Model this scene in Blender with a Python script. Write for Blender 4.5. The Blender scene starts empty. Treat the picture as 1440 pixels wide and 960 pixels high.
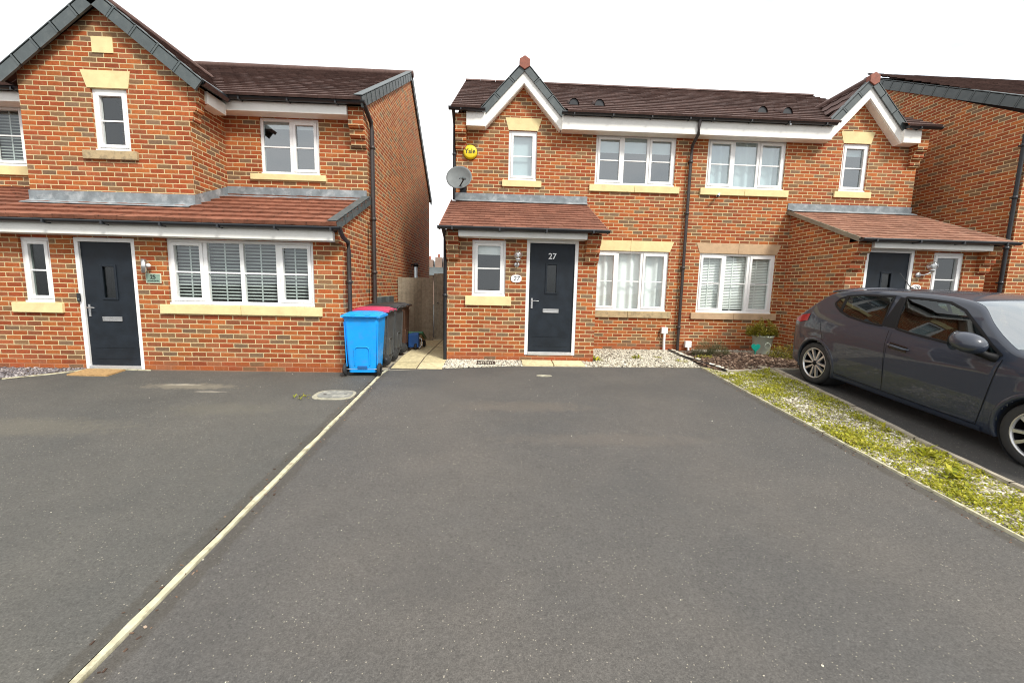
import bpy, bmesh, math, random
import numpy as np
from mathutils import Vector, Matrix
random.seed(7); rng = np.random.default_rng(11)
R = math.radians
scene = bpy.context.scene
col = scene.collection

# ------------------------------------------------------------------ helpers
class MB:
    def __init__(s): s.v=[]; s.f=[]; s.r=[]; s.sm=[]
    def add(s, vs, fs, r=None, smooth=False):
        n=len(s.v); s.v+= [tuple(v) for v in vs]
        r=random.random() if r is None else r
        for f in fs: s.f.append(tuple(i+n for i in f)); s.r.append(r); s.sm.append(smooth)
        return s
    def quad(s,a,b,c,d,r=None): return s.add([a,b,c,d],[(0,1,2,3)],r)
    def box(s,x0,x1,y0,y1,z0,z1,r=None):
        x0,x1=min(x0,x1),max(x0,x1); y0,y1=min(y0,y1),max(y0,y1); z0,z1=min(z0,z1),max(z0,z1)
        return s.add([(x0,y0,z0),(x1,y0,z0),(x1,y1,z0),(x0,y1,z0),(x0,y0,z1),(x1,y0,z1),(x1,y1,z1),(x0,y1,z1)],
              [(0,3,2,1),(4,5,6,7),(0,1,5,4),(1,2,6,5),(2,3,7,6),(3,0,4,7)],r)
    def obox(s,O,A,B,C,r=None):
        O,A,B,C=map(Vector,(O,A,B,C))
        v=[O,O+A,O+A+B,O+B,O+C,O+A+C,O+A+B+C,O+B+C]
        return s.add(v,[(0,3,2,1),(4,5,6,7),(0,1,5,4),(1,2,6,5),(2,3,7,6),(3,0,4,7)],r)
    def prism(s,poly,axis,a,b,r=None):
        # poly: 2D points; axis 'y': (x,z); 'x': (y,z); 'z': (x,y)
        def P(p,c): return (p[0],c,p[1]) if axis=='y' else ((c,p[0],p[1]) if axis=='x' else (p[0],p[1],c))
        n=len(poly); vs=[P(p,a) for p in poly]+[P(p,b) for p in poly]
        fs=[tuple(range(n)),tuple(range(2*n-1,n-1,-1))]+[(i,i+n,(i+1)%n+n,(i+1)%n) for i in range(n)]
        return s.add(vs,fs,r)
    def tube(s,pts,rad,n=10,cap=True,r=None,smooth=True):
        pts=[Vector(p) for p in pts]; m=len(pts); rads=rad if hasattr(rad,'__len__') else [rad]*m
        vs=[];up=Vector((0,0,1))
        for i,p in enumerate(pts):
            d=(pts[min(i+1,m-1)]-pts[max(i-1,0)]).normalized()
            u=d.cross(up if abs(d.z)<.95 else Vector((1,0,0))).normalized(); w=d.cross(u)
            for k in range(n):
                t=2*math.pi*(k+.5)/n; vs.append(p+(u*math.cos(t)+w*math.sin(t))*rads[i])
        fs=[(i*n+k,i*n+(k+1)%n,(i+1)*n+(k+1)%n,(i+1)*n+k) for i in range(m-1) for k in range(n)]
        s.add(vs,fs,r,smooth)
        if cap: s.add(vs[:n],[tuple(range(n))],r); s.add(vs[-n:],[tuple(range(n-1,-1,-1))],r)
        return s
    def lathe(s,prof,c,axis='z',n=24,r=None,smooth=True):
        c=Vector(c);vs=[]
        for (rad,h) in prof:
            for k in range(n):
                t=2*math.pi*k/n; a,b=rad*math.cos(t),rad*math.sin(t)
                vs.append(c+(Vector((a,b,h)) if axis=='z' else Vector((a,h,b)) if axis=='y' else Vector((h,a,b))))
        m=len(prof); fs=[(i*n+k,i*n+(k+1)%n,(i+1)*n+(k+1)%n,(i+1)*n+k) for i in range(m-1) for k in range(n)]
        return s.add(vs,fs,r,smooth)
    def build(s,name,mat,parent=None,bevel=0,smooth=False,kind=None,recalc=True):
        me=bpy.data.meshes.new(name)
        off=Vector((0,0,0))
        if parent is not None:
            q=parent
            while q.parent: q=q.parent
            off=Vector(q.location)
        me.from_pydata([(v[0]-off.x,v[1]-off.y,v[2]-off.z) for v in s.v],[],s.f)
        at=me.attributes.new('rnd','FLOAT','FACE'); at.data.foreach_set('value',np.array(s.r,dtype=np.float32))
        me.polygons.foreach_set('use_smooth',np.array([True]*len(s.f) if smooth else s.sm,dtype=bool))
        if recalc:
            bm=bmesh.new(); bm.from_mesh(me); bmesh.ops.recalc_face_normals(bm,faces=bm.faces); bm.to_mesh(me); bm.free()
        me.materials.append(mat)
        o=bpy.data.objects.new(name,me); col.objects.link(o)
        if parent is not None: o.parent=parent
        if bevel:
            b=o.modifiers.new('bevel','BEVEL'); b.width=bevel; b.segments=2; b.limit_method='ANGLE'; b.angle_limit=R(40)
        if kind: o['kind']=kind
        return o

def thing(name,loc,label,cat,group=None):
    o=bpy.data.objects.new(name,None); col.objects.link(o); o.location=loc; o.empty_display_size=.1
    o['label']=label; o['category']=cat
    if group: o['group']=group
    return o
def tag(o,label,cat,group=None,kind=None):
    o['label']=label; o['category']=cat
    if group: o['group']=group
    if kind: o['kind']=kind
    return o
def copy_tree(o,parent=None):
    c=o.copy(); col.objects.link(c)
    if parent: c.parent=parent
    for ch in list(o.children): copy_tree(ch,c)
    return c
def G(y,dz=0.):                       # the drives fall towards the road
    return (.07*(y+1.6) if y<-1.6 else 0.0)+dz

# ------------------------------------------------------------------ materials
def newmat(name):
    m=bpy.data.materials.new(name); m.use_nodes=True; nt=m.node_tree
    for n in list(nt.nodes): nt.nodes.remove(n)
    out=nt.nodes.new('ShaderNodeOutputMaterial'); b=nt.nodes.new('ShaderNodeBsdfPrincipled')
    nt.links.new(b.outputs[0],out.inputs[0]); return m,nt,b,out
class NT:
    def __init__(s,nt): s.nt=nt
    def n(s,t,**k):
        x=s.nt.nodes.new('ShaderNode'+t)
        for a,v in k.items(): setattr(x,a,v)
        return x
    def l(s,a,b): s.nt.links.new(a,b)
    def math(s,op,a,b=None,c=None,clamp=False):
        x=s.n('Math',operation=op); x.use_clamp=clamp
        for i,v in enumerate((a,b,c)):
            if v is None: continue
            if hasattr(v,'is_output'): s.l(v,x.inputs[i])
            else: x.inputs[i].default_value=v
        return x.outputs[0]
    def mix(s,f,a,b,bt='MIX'):
        x=s.n('Mix',data_type='RGBA',blend_type=bt)
        for i,v in ((0,f),(6,a),(7,b)):
            if hasattr(v,'is_output'): s.l(v,x.inputs[i])
            elif i==0: x.inputs[0].default_value=v
            else: x.inputs[i].default_value=(*v,1)
        return x.outputs[2]
    def noise(s,vec,scale,detail=3,rough=.55,out=0):
        x=s.n('TexNoise'); x.inputs['Scale'].default_value=scale; x.inputs['Detail'].default_value=detail; x.inputs['Roughness'].default_value=rough
        if vec is not None: s.l(vec,x.inputs['Vector'])
        return x.outputs[out]
    def ramp(s,f,stops,interp='LINEAR'):
        x=s.n('ValToRGB'); r=x.color_ramp; r.interpolation=interp
        while len(r.elements)<len(stops): r.elements.new(.5)
        for e,(p,c) in zip(r.elements,stops):
            e.position=p; e.color=(*c,1) if hasattr(c,'__len__') else (c,c,c,1)
        s.l(f,x.inputs[0]); return x.outputs[0]
    def pos(s): return s.n('NewGeometry').outputs['Position']
    def bump(s,h,b,strength=.5,dist=.01):
        x=s.n('Bump'); x.inputs['Strength'].default_value=strength; x.inputs['Distance'].default_value=dist
        s.l(h,x.inputs['Height']); s.l(x.outputs[0],b.inputs['Normal'])

def simple(name,c,rough=.5,var=.12,nscale=6,metal=0,bump=0,bscale=60,spec=.5,dirt=None):
    m,nt,b,o=newmat(name); t=NT(nt); p=t.n('TexCoord').outputs['Object']
    n1=t.noise(p,nscale,4)
    lo=tuple(x*(1-var) for x in c); hi=tuple(min(1,x*(1+var)) for x in c)
    cc=t.ramp(n1,[(.3,lo),(.7,hi)])
    if dirt:
        n2=t.noise(p,dirt[1],5,.65); cc=t.mix(t.ramp(n2,[(.5,0.),(.72,dirt[2])]),cc,dirt[0])
    t.l(cc,b.inputs['Base Color'])
    rr=t.math('MULTIPLY_ADD',n1,.15,rough-.07); t.l(rr,b.inputs['Roughness'])
    b.inputs['Metallic'].default_value=metal; b.inputs['Specular IOR Level'].default_value=spec
    if bump: t.bump(t.noise(p,bscale,3),b,bump,.004)
    return m

def brick_mat(name,zoff=0.0,seed=0.,shift=0.):
    m,nt,b,o=newmat(name); t=NT(nt); g=t.n('NewGeometry')
    sp=t.n('SeparateXYZ'); t.l(g.outputs['Position'],sp.inputs[0]); sn=t.n('SeparateXYZ'); t.l(g.outputs['True Normal'],sn.inputs[0])
    side=t.math('GREATER_THAN',t.math('ABSOLUTE',sn.outputs[0]),.6)
    wob=t.n('TexNoise'); wob.inputs['Scale'].default_value=9; wob.inputs['Detail'].default_value=2; t.l(g.outputs['Position'],wob.inputs['Vector'])
    ws=t.n('SeparateColor'); t.l(wob.outputs['Color'],ws.inputs[0])
    u=t.math('ADD',t.math('MULTIPLY',sp.outputs[0],t.math('SUBTRACT',1,side)),t.math('MULTIPLY',sp.outputs[1],side))
    u=t.math('ADD',u,t.math('MULTIPLY_ADD',ws.outputs[0],.012,20.-.006+shift))
    z=t.math('ADD',sp.outputs[2],t.math('MULTIPLY_ADD',ws.outputs[1],.008,7.5-.004-zoff))
    zr=t.math('DIVIDE',z,.075); row=t.math('FLOOR',zr); fz=t.math('FRACT',zr)
    wn0=t.n('TexWhiteNoise',noise_dimensions='1D'); t.l(row,wn0.inputs['W'])
    uo=t.math('ADD',t.math('DIVIDE',u,.225),t.math('MULTIPLY',t.math('MODULO',row,2),.5))
    uo=t.math('ADD',uo,t.math('MULTIPLY',wn0.outputs[0],.06))
    cl=t.math('FLOOR',uo); fu=t.math('FRACT',uo)
    cv=t.n('CombineXYZ'); t.l(cl,cv.inputs[0]); t.l(row,cv.inputs[1]); cv.inputs[2].default_value=seed; t.l(t.math('MULTIPLY',side,5.3),cv.inputs[2])
    wn=t.n('TexWhiteNoise',noise_dimensions='3D'); t.l(cv.outputs[0],wn.inputs['Vector'])
    rs=t.n('SeparateColor'); t.l(wn.outputs['Color'],rs.inputs[0])
    dz=t.math('MULTIPLY',t.math('MINIMUM',fz,t.math('SUBTRACT',1,fz)),.075)
    du=t.math('MULTIPLY',t.math('MINIMUM',fu,t.math('SUBTRACT',1,fu)),.225)
    d=t.math('MINIMUM',dz,du)
    mk=t.n('MapRange',interpolation_type='SMOOTHSTEP'); mk.inputs[1].default_value=.0050; mk.inputs[2].default_value=.0085; t.l(d,mk.inputs[0]); mask=mk.outputs[0]
    base=t.ramp(rs.outputs[0],[(0,(.37,.092,.025)),(.24,(.32,.070,.023)),(.42,(.42,.125,.034)),(.58,(.345,.095,.036)),(.70,(.245,.132,.064)),(.79,(.385,.128,.052)),(.86,(.27,.088,.038)),(.93,(.21,.128,.075))],'CONSTANT')
    nf=t.noise(g.outputs['Position'],38,4,.7); big=t.noise(g.outputs['Position'],1.3,3)
    base=t.mix(1,base,t.ramp(nf,[(.25,.74),(.75,1.2)]),'MULTIPLY')
    base=t.mix(1,base,t.ramp(rs.outputs[1],[(0,.80),(1,1.08)]),'MULTIPLY')
    base=t.mix(1,base,t.ramp(big,[(.3,.86),(.7,1.12)]),'MULTIPLY')
    spl=t.n('MapRange'); spl.inputs[1].default_value=.55; spl.inputs[2].default_value=.05; t.l(t.math('SUBTRACT',sp.outputs[2],zoff),spl.inputs[0])
    base=t.mix(t.math('MULTIPLY',spl.outputs[0],t.ramp(t.noise(g.outputs['Position'],3.,5,.7),[(.42,0.),(.7,.5)])),base,(.20,.10,.055))
    # creamy smears on some faces
    sm=t.math('MULTIPLY',t.ramp(t.noise(g.outputs['Position'],16,5,.7),[(.56,0.),(.75,.45)]),t.math('GREATER_THAN',rs.outputs[2],.55))
    base=t.mix(sm,base,(.44,.22,.13))
    mort=t.mix(t.ramp(t.noise(g.outputs['Position'],5,3),[(.3,0.),(.7,1.)]),(.66,.53,.29),(.52,.41,.24))
    low=t.n('MapRange'); low.inputs[1].default_value=.20; low.inputs[2].default_value=.10; t.l(t.math('SUBTRACT',sp.outputs[2],zoff),low.inputs[0])
    mort=t.mix(t.math('MULTIPLY',low.outputs[0],.8),mort,(.36,.11,.055))
    c=t.mix(mask,mort,base); t.l(c,b.inputs['Base Color']); b.inputs['Roughness'].default_value=.85; b.inputs['Specular IOR Level'].default_value=.3
    h=t.math('MULTIPLY_ADD',nf,.35,t.math('MULTIPLY',mask,1.0)); t.bump(h,b,.55,.006)
    return m

def tile_mat(name,c1,c2,spots=.0):
    m,nt,b,o=newmat(name); t=NT(nt); p=t.n('TexCoord').outputs['Object']
    a=t.n('Attribute',attribute_name='rnd')
    c=t.mix(a.outputs['Fac'],c1,c2)
    c=t.mix(1,c,t.ramp(t.noise(p,14,4,.7),[(.25,.68),(.75,1.25)]),'MULTIPLY')
    c=t.mix(1,c,t.ramp(t.noise(p,1.2,3),[(.3,.85),(.7,1.15)]),'MULTIPLY')
    if spots: c=t.mix(t.ramp(t.noise(p,22,4,.75),[(.60,0.),(.68,spots)]),c,(.02,.017,.015))
    t.l(c,b.inputs['Base Color']); b.inputs['Roughness'].default_value=.8; b.inputs['Specular IOR Level'].default_value=.3
    t.bump(t.noise(p,90,3),b,.3,.004); return m

def attr_mat(name,stops,rough=.8,nscale=40,spec=.3,trans=0):
    m,nt,b,o=newmat(name); t=NT(nt); p=t.n('TexCoord').outputs['Object']
    a=t.n('Attribute',attribute_name='rnd'); c=t.ramp(a.outputs['Fac'],stops)
    c=t.mix(1,c,t.ramp(t.noise(p,nscale,2),[(.3,.75),(.7,1.2)]),'MULTIPLY')
    t.l(c,b.inputs['Base Color']); b.inputs['Roughness'].default_value=rough; b.inputs['Specular IOR Level'].default_value=spec
    if trans:
        tr=t.n('BsdfTranslucent'); t.l(c,tr.inputs[0]); mx=t.n('MixShader'); mx.inputs[0].default_value=trans
        t.l(b.outputs[0],mx.inputs[1]); t.l(tr.outputs[0],mx.inputs[2]); t.l(mx.outputs[0],o.inputs[0])
    return m

def glass_mat(name,tint=(.75,.8,.8),refl=.2,rough=.02):
    m,nt,b,o=newmat(name); t=NT(nt); nt.nodes.remove(b)
    tr=t.n('BsdfTransparent'); tr.inputs[0].default_value=(*tint,1)
    gl=t.n('BsdfGlossy'); gl.inputs['Roughness'].default_value=rough; gl.inputs[0].default_value=(.92,.97,1,1)
    p=t.n('TexCoord').outputs['Object']; bp=t.n('Bump'); bp.inputs['Strength'].default_value=.08; bp.inputs['Distance'].default_value=.02
    t.l(t.noise(p,2.2,1),bp.inputs['Height']); t.l(bp.outputs[0],gl.inputs['Normal'])
    lw=t.n('LayerWeight'); lw.inputs[0].default_value=.5
    f=t.math('ADD',t.math('MULTIPLY',t.math('POWER',lw.outputs['Facing'],5.),.9),refl+.035,clamp=True)
    mx=t.n('MixShader'); t.l(f,mx.inputs[0]); t.l(tr.outputs[0],mx.inputs[1]); t.l(gl.outputs[0],mx.inputs[2]); t.l(mx.outputs[0],o.inputs[0]); return m

def asphalt(name,base,warm,stains=()):
    m,nt,b,o=newmat(name); t=NT(nt); p=t.pos()
    nb=t.noise(p,.55,4,.6); nm=t.noise(p,3.2,5,.7); nf=t.noise(p,130,2,.7); ng=t.noise(p,48,3,.75)
    c=t.mix(t.ramp(nb,[(.35,0.),(.68,1.)]),base,warm)
    c=t.mix(1,c,t.ramp(nm,[(.25,.91),(.75,1.09)]),'MULTIPLY')
    c=t.mix(1,c,t.ramp(ng,[(.3,.80),(.7,1.20)]),'MULTIPLY')
    c=t.mix(1,c,t.ramp(nf,[(.3,.72),(.7,1.30)]),'MULTIPLY')
    vo=t.n('TexVoronoi'); vo.inputs['Scale'].default_value=95; t.l(p,vo.inputs['Vector'])
    vs=t.n('SeparateColor'); t.l(vo.outputs['Color'],vs.inputs[0])
    sp=t.math('MULTIPLY',t.math('GREATER_THAN',vs.outputs[0],.962),t.math('LESS_THAN',vo.outputs['Distance'],.34))
    c=t.mix(t.math('MULTIPLY',sp,.8),c,(.34,.31,.25))
    sp2=t.math('GREATER_THAN',vs.outputs[1],.90); c=t.mix(t.math('MULTIPLY',sp2,.14),c,(.02,.02,.02))
    s=t.n('SeparateXYZ'); t.l(p,s.inputs[0])
    for (x,y,rx,ry,colr,amt) in stains:
        dx=t.math('DIVIDE',t.math('SUBTRACT',s.outputs[0],x),rx); dy=t.math('DIVIDE',t.math('SUBTRACT',s.outputs[1],y),ry)
        d=t.math('SQRT',t.math('ADD',t.math('MULTIPLY',dx,dx),t.math('MULTIPLY',dy,dy)))
        d=t.math('ADD',d,t.math('MULTIPLY_ADD',t.noise(p,9,4,.75),1.8,-.9))
        k=t.ramp(d,[(.45,amt),(1.,0.)]); c=t.mix(k,c,colr)
    t.l(c,b.inputs['Base Color']); b.inputs['Roughness'].default_value=.82; b.inputs['Specular IOR Level'].default_value=.35
    t.bump(t.math('ADD',nf,ng),b,.55,.006); return m

M={}
M['brick']=brick_mat('brick'); M['brick25']=brick_mat('brick_left',-.075,3.,.05); M['brick31']=brick_mat('brick_right',0,7.,.1)
M['upvc']=simple('white_upvc',(.86,.86,.85),.35,.04,3,dirt=((.55,.53,.47),9,.12))
M['fascia']=simple('white_fascia',(.88,.87,.82),.45,.05,2,dirt=((.5,.48,.40),6,.18))
M['stone']=simple('cream_stone',(.70,.54,.27),.85,.12,5,bump=.3,bscale=120,dirt=((.30,.24,.14),11,.35))
M['stone_light']=simple('pale_cream_stone',(.76,.63,.33),.85,.08,5,bump=.3,bscale=120,dirt=((.45,.34,.17),7,.25))
M['stone_pink']=simple('pinkish_stone',(.52,.36,.22),.9,.12,5,bump=.3,bscale=120,dirt=((.30,.22,.15),9,.35))
M['stone_grey']=simple('weathered_stone',(.46,.35,.20),.9,.15,5,bump=.3,bscale=120,dirt=((.16,.13,.09),13,.75))
M['lead']=simple('lead_flashing',(.20,.225,.24),.55,.25,7,bump=.3,bscale=12,dirt=((.50,.52,.53),5,.75))
M['black']=simple('black_plastic',(.018,.020,.024),.38,.2,5)
M['pipe']=simple('dark_brown_pipe',(.040,.032,.030),.42,.2,5)
M['verge']=simple('grey_verge_plastic',(.075,.092,.095),.5,.15,4,dirt=((.15,.16,.15),8,.3))
M['tile_dark']=tile_mat('dark_roof_tile',(.078,.044,.037),(.120,.072,.061))
M['tile_brown']=tile_mat('brown_porch_tile',(.17,.070,.045),(.26,.115,.075))
M['tile_tan']=tile_mat('tan_porch_tile',(.22,.105,.068),(.33,.175,.12))
M['tile_red']=tile_mat('red_lean_to_tile',(.20,.076,.045),(.275,.110,.066),.9)
M['cap']=simple('terracotta_cap',(.26,.085,.055),.7,.2,15,bump=.3,bscale=60)
M['door']=simple('slate_door',(.011,.016,.023),.55,.3,5,bump=.12,bscale=70,spec=.3)
M['chrome']=simple('satin_chrome',(.62,.62,.62),.28,.06,8,metal=.9)
M['alu']=simple('aluminium_sill',(.66,.66,.67),.4,.06,8,metal=.7)
M['white_paint']=simple('white_digit',(.82,.82,.82),.5,.02)
M['ink']=simple('black_ink',(.02,.02,.02),.5,.02)
M['glass']=glass_mat('window_glass',(.93,.97,.96),.055)
M['glass_hi']=glass_mat('sky_reflecting_glass',(.7,.80,.82),.20)
M['obscure']=glass_mat('frosted_glass',(.45,.52,.50),.03,.25)
M['far']=simple('hazy_distant_brick',(.27,.19,.15),.9,.15,2)  # dulled brick, distance haze put into the colour
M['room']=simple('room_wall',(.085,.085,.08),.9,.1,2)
M['blind']=simple('blind_slat',(.85,.87,.83),.6,.06,4)
M['blind_dark']=simple('grey_blind_slat',(.42,.46,.44),.6,.08,4)
M['cloth']=simple('white_curtain',(.86,.88,.87),.9,.06,3)
M['asph27']=asphalt('asphalt_centre',(.082,.079,.075),(.103,.095,.086),[(-3.9,-4.2,1.1,.25,(.15,.125,.10),.35),(-3.0,-5.2,1.4,.2,(.14,.12,.10),.28),(-6.05,-6.5,.07,5.,(.05,.042,.030),.4),(-.52,-5.6,.07,4.,(.05,.042,.028),.45),(-2.2,-3.4,.9,.5,(.065,.063,.060),.4),(-4.6,-7.2,.5,.3,(.064,.062,.060),.3)])
M['asph25']=asphalt('asphalt_left',(.080,.079,.073),(.103,.098,.087),[(-8.75,-3.45,.26,.055,(.45,.42,.35),.7),(-8.6,-3.52,.75,.16,(.26,.23,.17),.5),(-8.2,-3.75,.3,.04,(.34,.31,.25),.55),(-9.3,-5.0,1.3,.3,(.16,.145,.11),.35),(-7.6,-4.4,.8,.25,(.14,.13,.10),.3),(-6.21,-6.5,.06,5.,(.05,.042,.030),.4),(-8.9,-2.72,1.9,.06,(.16,.12,.085),.5)])
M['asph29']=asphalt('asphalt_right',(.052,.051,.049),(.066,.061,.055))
M['ground']=asphalt('ground_asphalt',(.065,.063,.060),(.085,.078,.07))
M['slab']=tile_mat('paving_slab',(.56,.48,.28),(.66,.57,.35))
M['kerb']=simple('concrete_kerb',(.36,.32,.25),.9,.2,9,bump=.4,bscale=50,dirt=((.14,.11,.06),7,.6))
M['edge']=simple('pale_edging',(.50,.47,.33),.9,.25,14,bump=.5,bscale=70,dirt=((.17,.14,.08),11,.8))
M['timber']=simple('weathered_timber',(.24,.20,.145),.9,.25,3,bump=.3,bscale=25,dirt=((.12,.105,.06),4,.5))
M['gravel']=attr_mat('pale_gravel',[(0,(.10,.09,.075)),(.16,(.26,.235,.19)),(.42,(.50,.46,.37)),(1,(.72,.69,.58))],.8)
M['gravel_strip']=attr_mat('weathered_gravel',[(0,(.10,.09,.06)),(.35,(.28,.25,.18)),(.7,(.52,.48,.38)),(1,(.78,.75,.66))],.85)
M['slate']=attr_mat('slate_chips',[(0,(.09,.08,.085)),(.7,(.22,.20,.21)),(1,(.5,.46,.44))],.8)
M['gravel_bed']=simple('gravel_bed',(.44,.39,.28),.95,.45,60,bump=.6,bscale=70,dirt=((.10,.09,.05),9,.6))
M['soil']=simple('soil',(.10,.075,.055),.95,.4,30,bump=.6,bscale=60)
M['bark']=attr_mat('bark_chip',[(0,(.05,.030,.022)),(.5,(.13,.080,.055)),(.85,(.22,.145,.10)),(1,(.42,.32,.24))],.9)
M['weed']=attr_mat('weed_leaf',[(0,(.12,.15,.012)),(.40,(.34,.355,.024)),(.8,(.52,.48,.05)),(1,(.52,.46,.15))],.6,30,.3,.3)
M['shrub']=attr_mat('dark_shrub_leaf',[(0,(.045,.055,.025)),(.5,(.09,.105,.045)),(.9,(.16,.17,.07)),(1,(.28,.22,.12))],.7,30,.3,.2)
M['potplant']=attr_mat('yellow_green_leaf',[(0,(.08,.09,.012)),(.4,(.20,.19,.02)),(.85,(.36,.31,.035)),(1,(.55,.48,.15))],.6,30,.3,.3)
M['stem']=simple('plant_stem',(.12,.10,.05),.9,.2)

# ------------------------------------------------------------------ builders
def wall(mb,ax,c,u0,u1,z0,z1,holes=(),depth=.10,inw=1):
    us=sorted({u0,u1,*[h[0] for h in holes],*[h[1] for h in holes]}); zs=sorted({z0,z1,*[h[2] for h in holes],*[h[3] for h in holes]})
    us=[u for u in us if u0<=u<=u1]; zs=[z for z in zs if z0<=z<=z1]
    P=(lambda u,y,z:(u,y,z)) if ax=='y' else (lambda u,y,z:(y,u,z))
    for i in range(len(us)-1):
        for j in range(len(zs)-1):
            a,b=(us[i]+us[i+1])/2,(zs[j]+zs[j+1])/2
            if any(h[0]<a<h[1] and h[2]<b<h[3] for h in holes): continue
            mb.quad(P(us[i],c,zs[j]),P(us[i+1],c,zs[j]),P(us[i+1],c,zs[j+1]),P(us[i],c,zs[j+1]))
    d=c+inw*depth
    for a,b,e,f in holes:
        f2=min(f,z1); e2=max(e,z0)
        for (p,q) in (((a,e2),(b,e2)),((b,e2),(b,f2)),((b,f2),(a,f2)),((a,f2),(a,e2))):
            mb.quad(P(p[0],c,p[1]),P(q[0],c,q[1]),P(q[0],d,q[1]),P(p[0],d,p[1]))
    return mb

def frame_rect(mb,x0,x1,z0,z1,y0,y1,w,wb=None):
    wb=w if wb is None else wb
    mb.box(x0,x0+w,y0,y1,z0,z1); mb.box(x1-w,x1,y0,y1,z0,z1)
    mb.box(x0+w,x1-w,y0,y1,z1-w,z1); mb.box(x0+w,x1-w,y0,y1,z0,z0+wb)

def window(h,x0,x1,z0,z1,y,n=1,open_=(),glass='glass',blind=None,weights=None,bar=True):
    x0,x1=min(x0,x1),max(x0,x1); f=y+.035; bk=y+.10
    w=.05; fr=MB(); wt=weights or [1]*n; W=x1-x0-2*w; tot=sum(wt)
    frame_rect(fr,x0,x1,z0,z1,f,bk,w,.055)
    fr.box(x0-.005,x1+.005,y+.005,f-.001,z0-.004,z0+.028)
    xs=[x0+w]
    for k in wt: xs.append(xs[-1]+W*k/tot)
    mw=.03
    for k in range(1,n): fr.box(xs[k]-mw,xs[k]+mw,f,bk,z0+.055,z1-w)
    win=fr.build('window',M['upvc'],h,bevel=.004)
    gl=MB(); gb=MB()
    for k in range(n):
        a=xs[k]+(mw if k>0 else 0); b=xs[k+1]-(mw if k<n-1 else 0); c0=z0+.055; c1=z1-w
        if k in open_:
            cs=MB(); frame_rect(cs,a+.002,b-.002,c0+.002,c1-.002,f-.014,bk-.01,.050); cs.build('casement',M['upvc'],win,bevel=.004); a+=.05;b-=.05;c0+=.05;c1-=.05
        gl.quad((a-.006,y+.063,c0-.006),(b+.006,y+.063,c0-.006),(b+.006,y+.063,c1+.006),(a-.006,y+.063,c1+.006),.5)
        if bar: gb.box(a,b,y+.047,y+.059,(z0+z1)/2-.012,(z0+z1)/2+.012)
    gl.build('glass',M[glass],win)
    if gb.v: gb.build('glazing_bar',M['upvc'],win)
    bl=MB(); yb=y+.135; mt=M['blind']
    if blind=='venetian' or blind=='venetian_open':
        z=z1-.04
        while z>z0+.06:
            dz=.030 if blind=='venetian' else .018; pt_=.036 if blind=='venetian' else .052
            bl.obox((x0+.03,yb,z),(x1-x0-.06,0,0),(0,.020,dz),(0,-.0015,.003)); z-=pt_
        for k in range(n):
            c=(xs[k]+xs[k+1])/2-.03; bl.box(c-.011,c+.011,yb-.006,yb-.002,z0+.06,z1-.04)
        mt=M['blind_dark'] if blind=='venetian_open' else M['blind']
    elif blind and blind.startswith('roller'):
        fz=float(blind.split(':')[1]); bl.box(x0+.03,x1-.03,yb,yb+.004,z1-.03-(z1-z0)*fz,z1-.02); mt=M['cloth']
    elif blind and blind.startswith('net'):
        m=90; vs=[];fs=[]
        for i in range(m+1):
            t=i/m; x=x0+.02+(x1-x0-.04)*t; yy=yb+.04+.022*math.sin(t*55)+.022*math.sin(t*17+1)
            vs+= [(x,yy,z0+.03),(x,yy+.01*math.sin(i),z1-.03)]
        fs=[(2*i,2*i+2,2*i+3,2*i+1) for i in range(m)]; bl.add(vs,fs,None,True); mt=M['cloth']
    if bl.v: bl.build('curtain' if blind.startswith('net') else 'blind',mt,win)
    # dark room box behind the opening
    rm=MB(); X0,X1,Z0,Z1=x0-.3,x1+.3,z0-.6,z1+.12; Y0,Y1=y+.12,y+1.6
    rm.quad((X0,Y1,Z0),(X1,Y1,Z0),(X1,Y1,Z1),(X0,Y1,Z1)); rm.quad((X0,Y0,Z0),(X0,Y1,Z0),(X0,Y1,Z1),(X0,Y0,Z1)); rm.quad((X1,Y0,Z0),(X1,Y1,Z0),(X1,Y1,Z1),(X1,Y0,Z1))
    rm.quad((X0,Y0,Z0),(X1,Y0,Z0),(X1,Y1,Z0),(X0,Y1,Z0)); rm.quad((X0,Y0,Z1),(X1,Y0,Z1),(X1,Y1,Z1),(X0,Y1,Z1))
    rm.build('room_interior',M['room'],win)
    return win

def slope(mb,O,U,V,lu,lv,gauge,tw,th,stagger=True,wave=.0,keep=None,seg=1):
    O,U,V=Vector(O),Vector(U).normalized(),Vector(V).normalized(); N=U.cross(V)
    if N.z<0: N=-N
    rows=int(math.ceil(lv/gauge))
    for r in range(rows):
        v0=r*gauge-.03; v1=min(lv,v0+gauge*1.28+.03); rs=random.uniform(-.13,.13)
        u=-(tw*.5 if (stagger and r%2) else 0)
        while u<lu-1e-4:
            a=max(0,u); b=min(lu,u+tw-.003)
            if b-a>.01:
                c=O+U*((a+b)/2)+V*min(lv,v0+gauge*.5)
                if keep is None or keep(c):
                    j=random.uniform(-.004,.004); vs=[]; k=seg
                    for i in range(k+1):
                        uu=a+(b-a)*i/k; w=wave*math.sin(math.pi*2*(uu-u)/tw)
                        hlo=th+j+w; hhi=.002+w*.9
                        vs+= [O+U*uu+V*v0+N*hlo, O+U*uu+V*v1+N*hhi, O+U*uu+V*v0+N*(w-.012)]
                    fs=[]
                    for i in range(k): fs+= [(3*i,3*i+3,3*i+4,3*i+1),(3*i,3*i+2,3*i+5,3*i+3)]
                    rr=min(1,max(0,random.random()*.7+.15+rs)); mb.add(vs,fs,rr)
            u+=tw
    return mb

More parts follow.
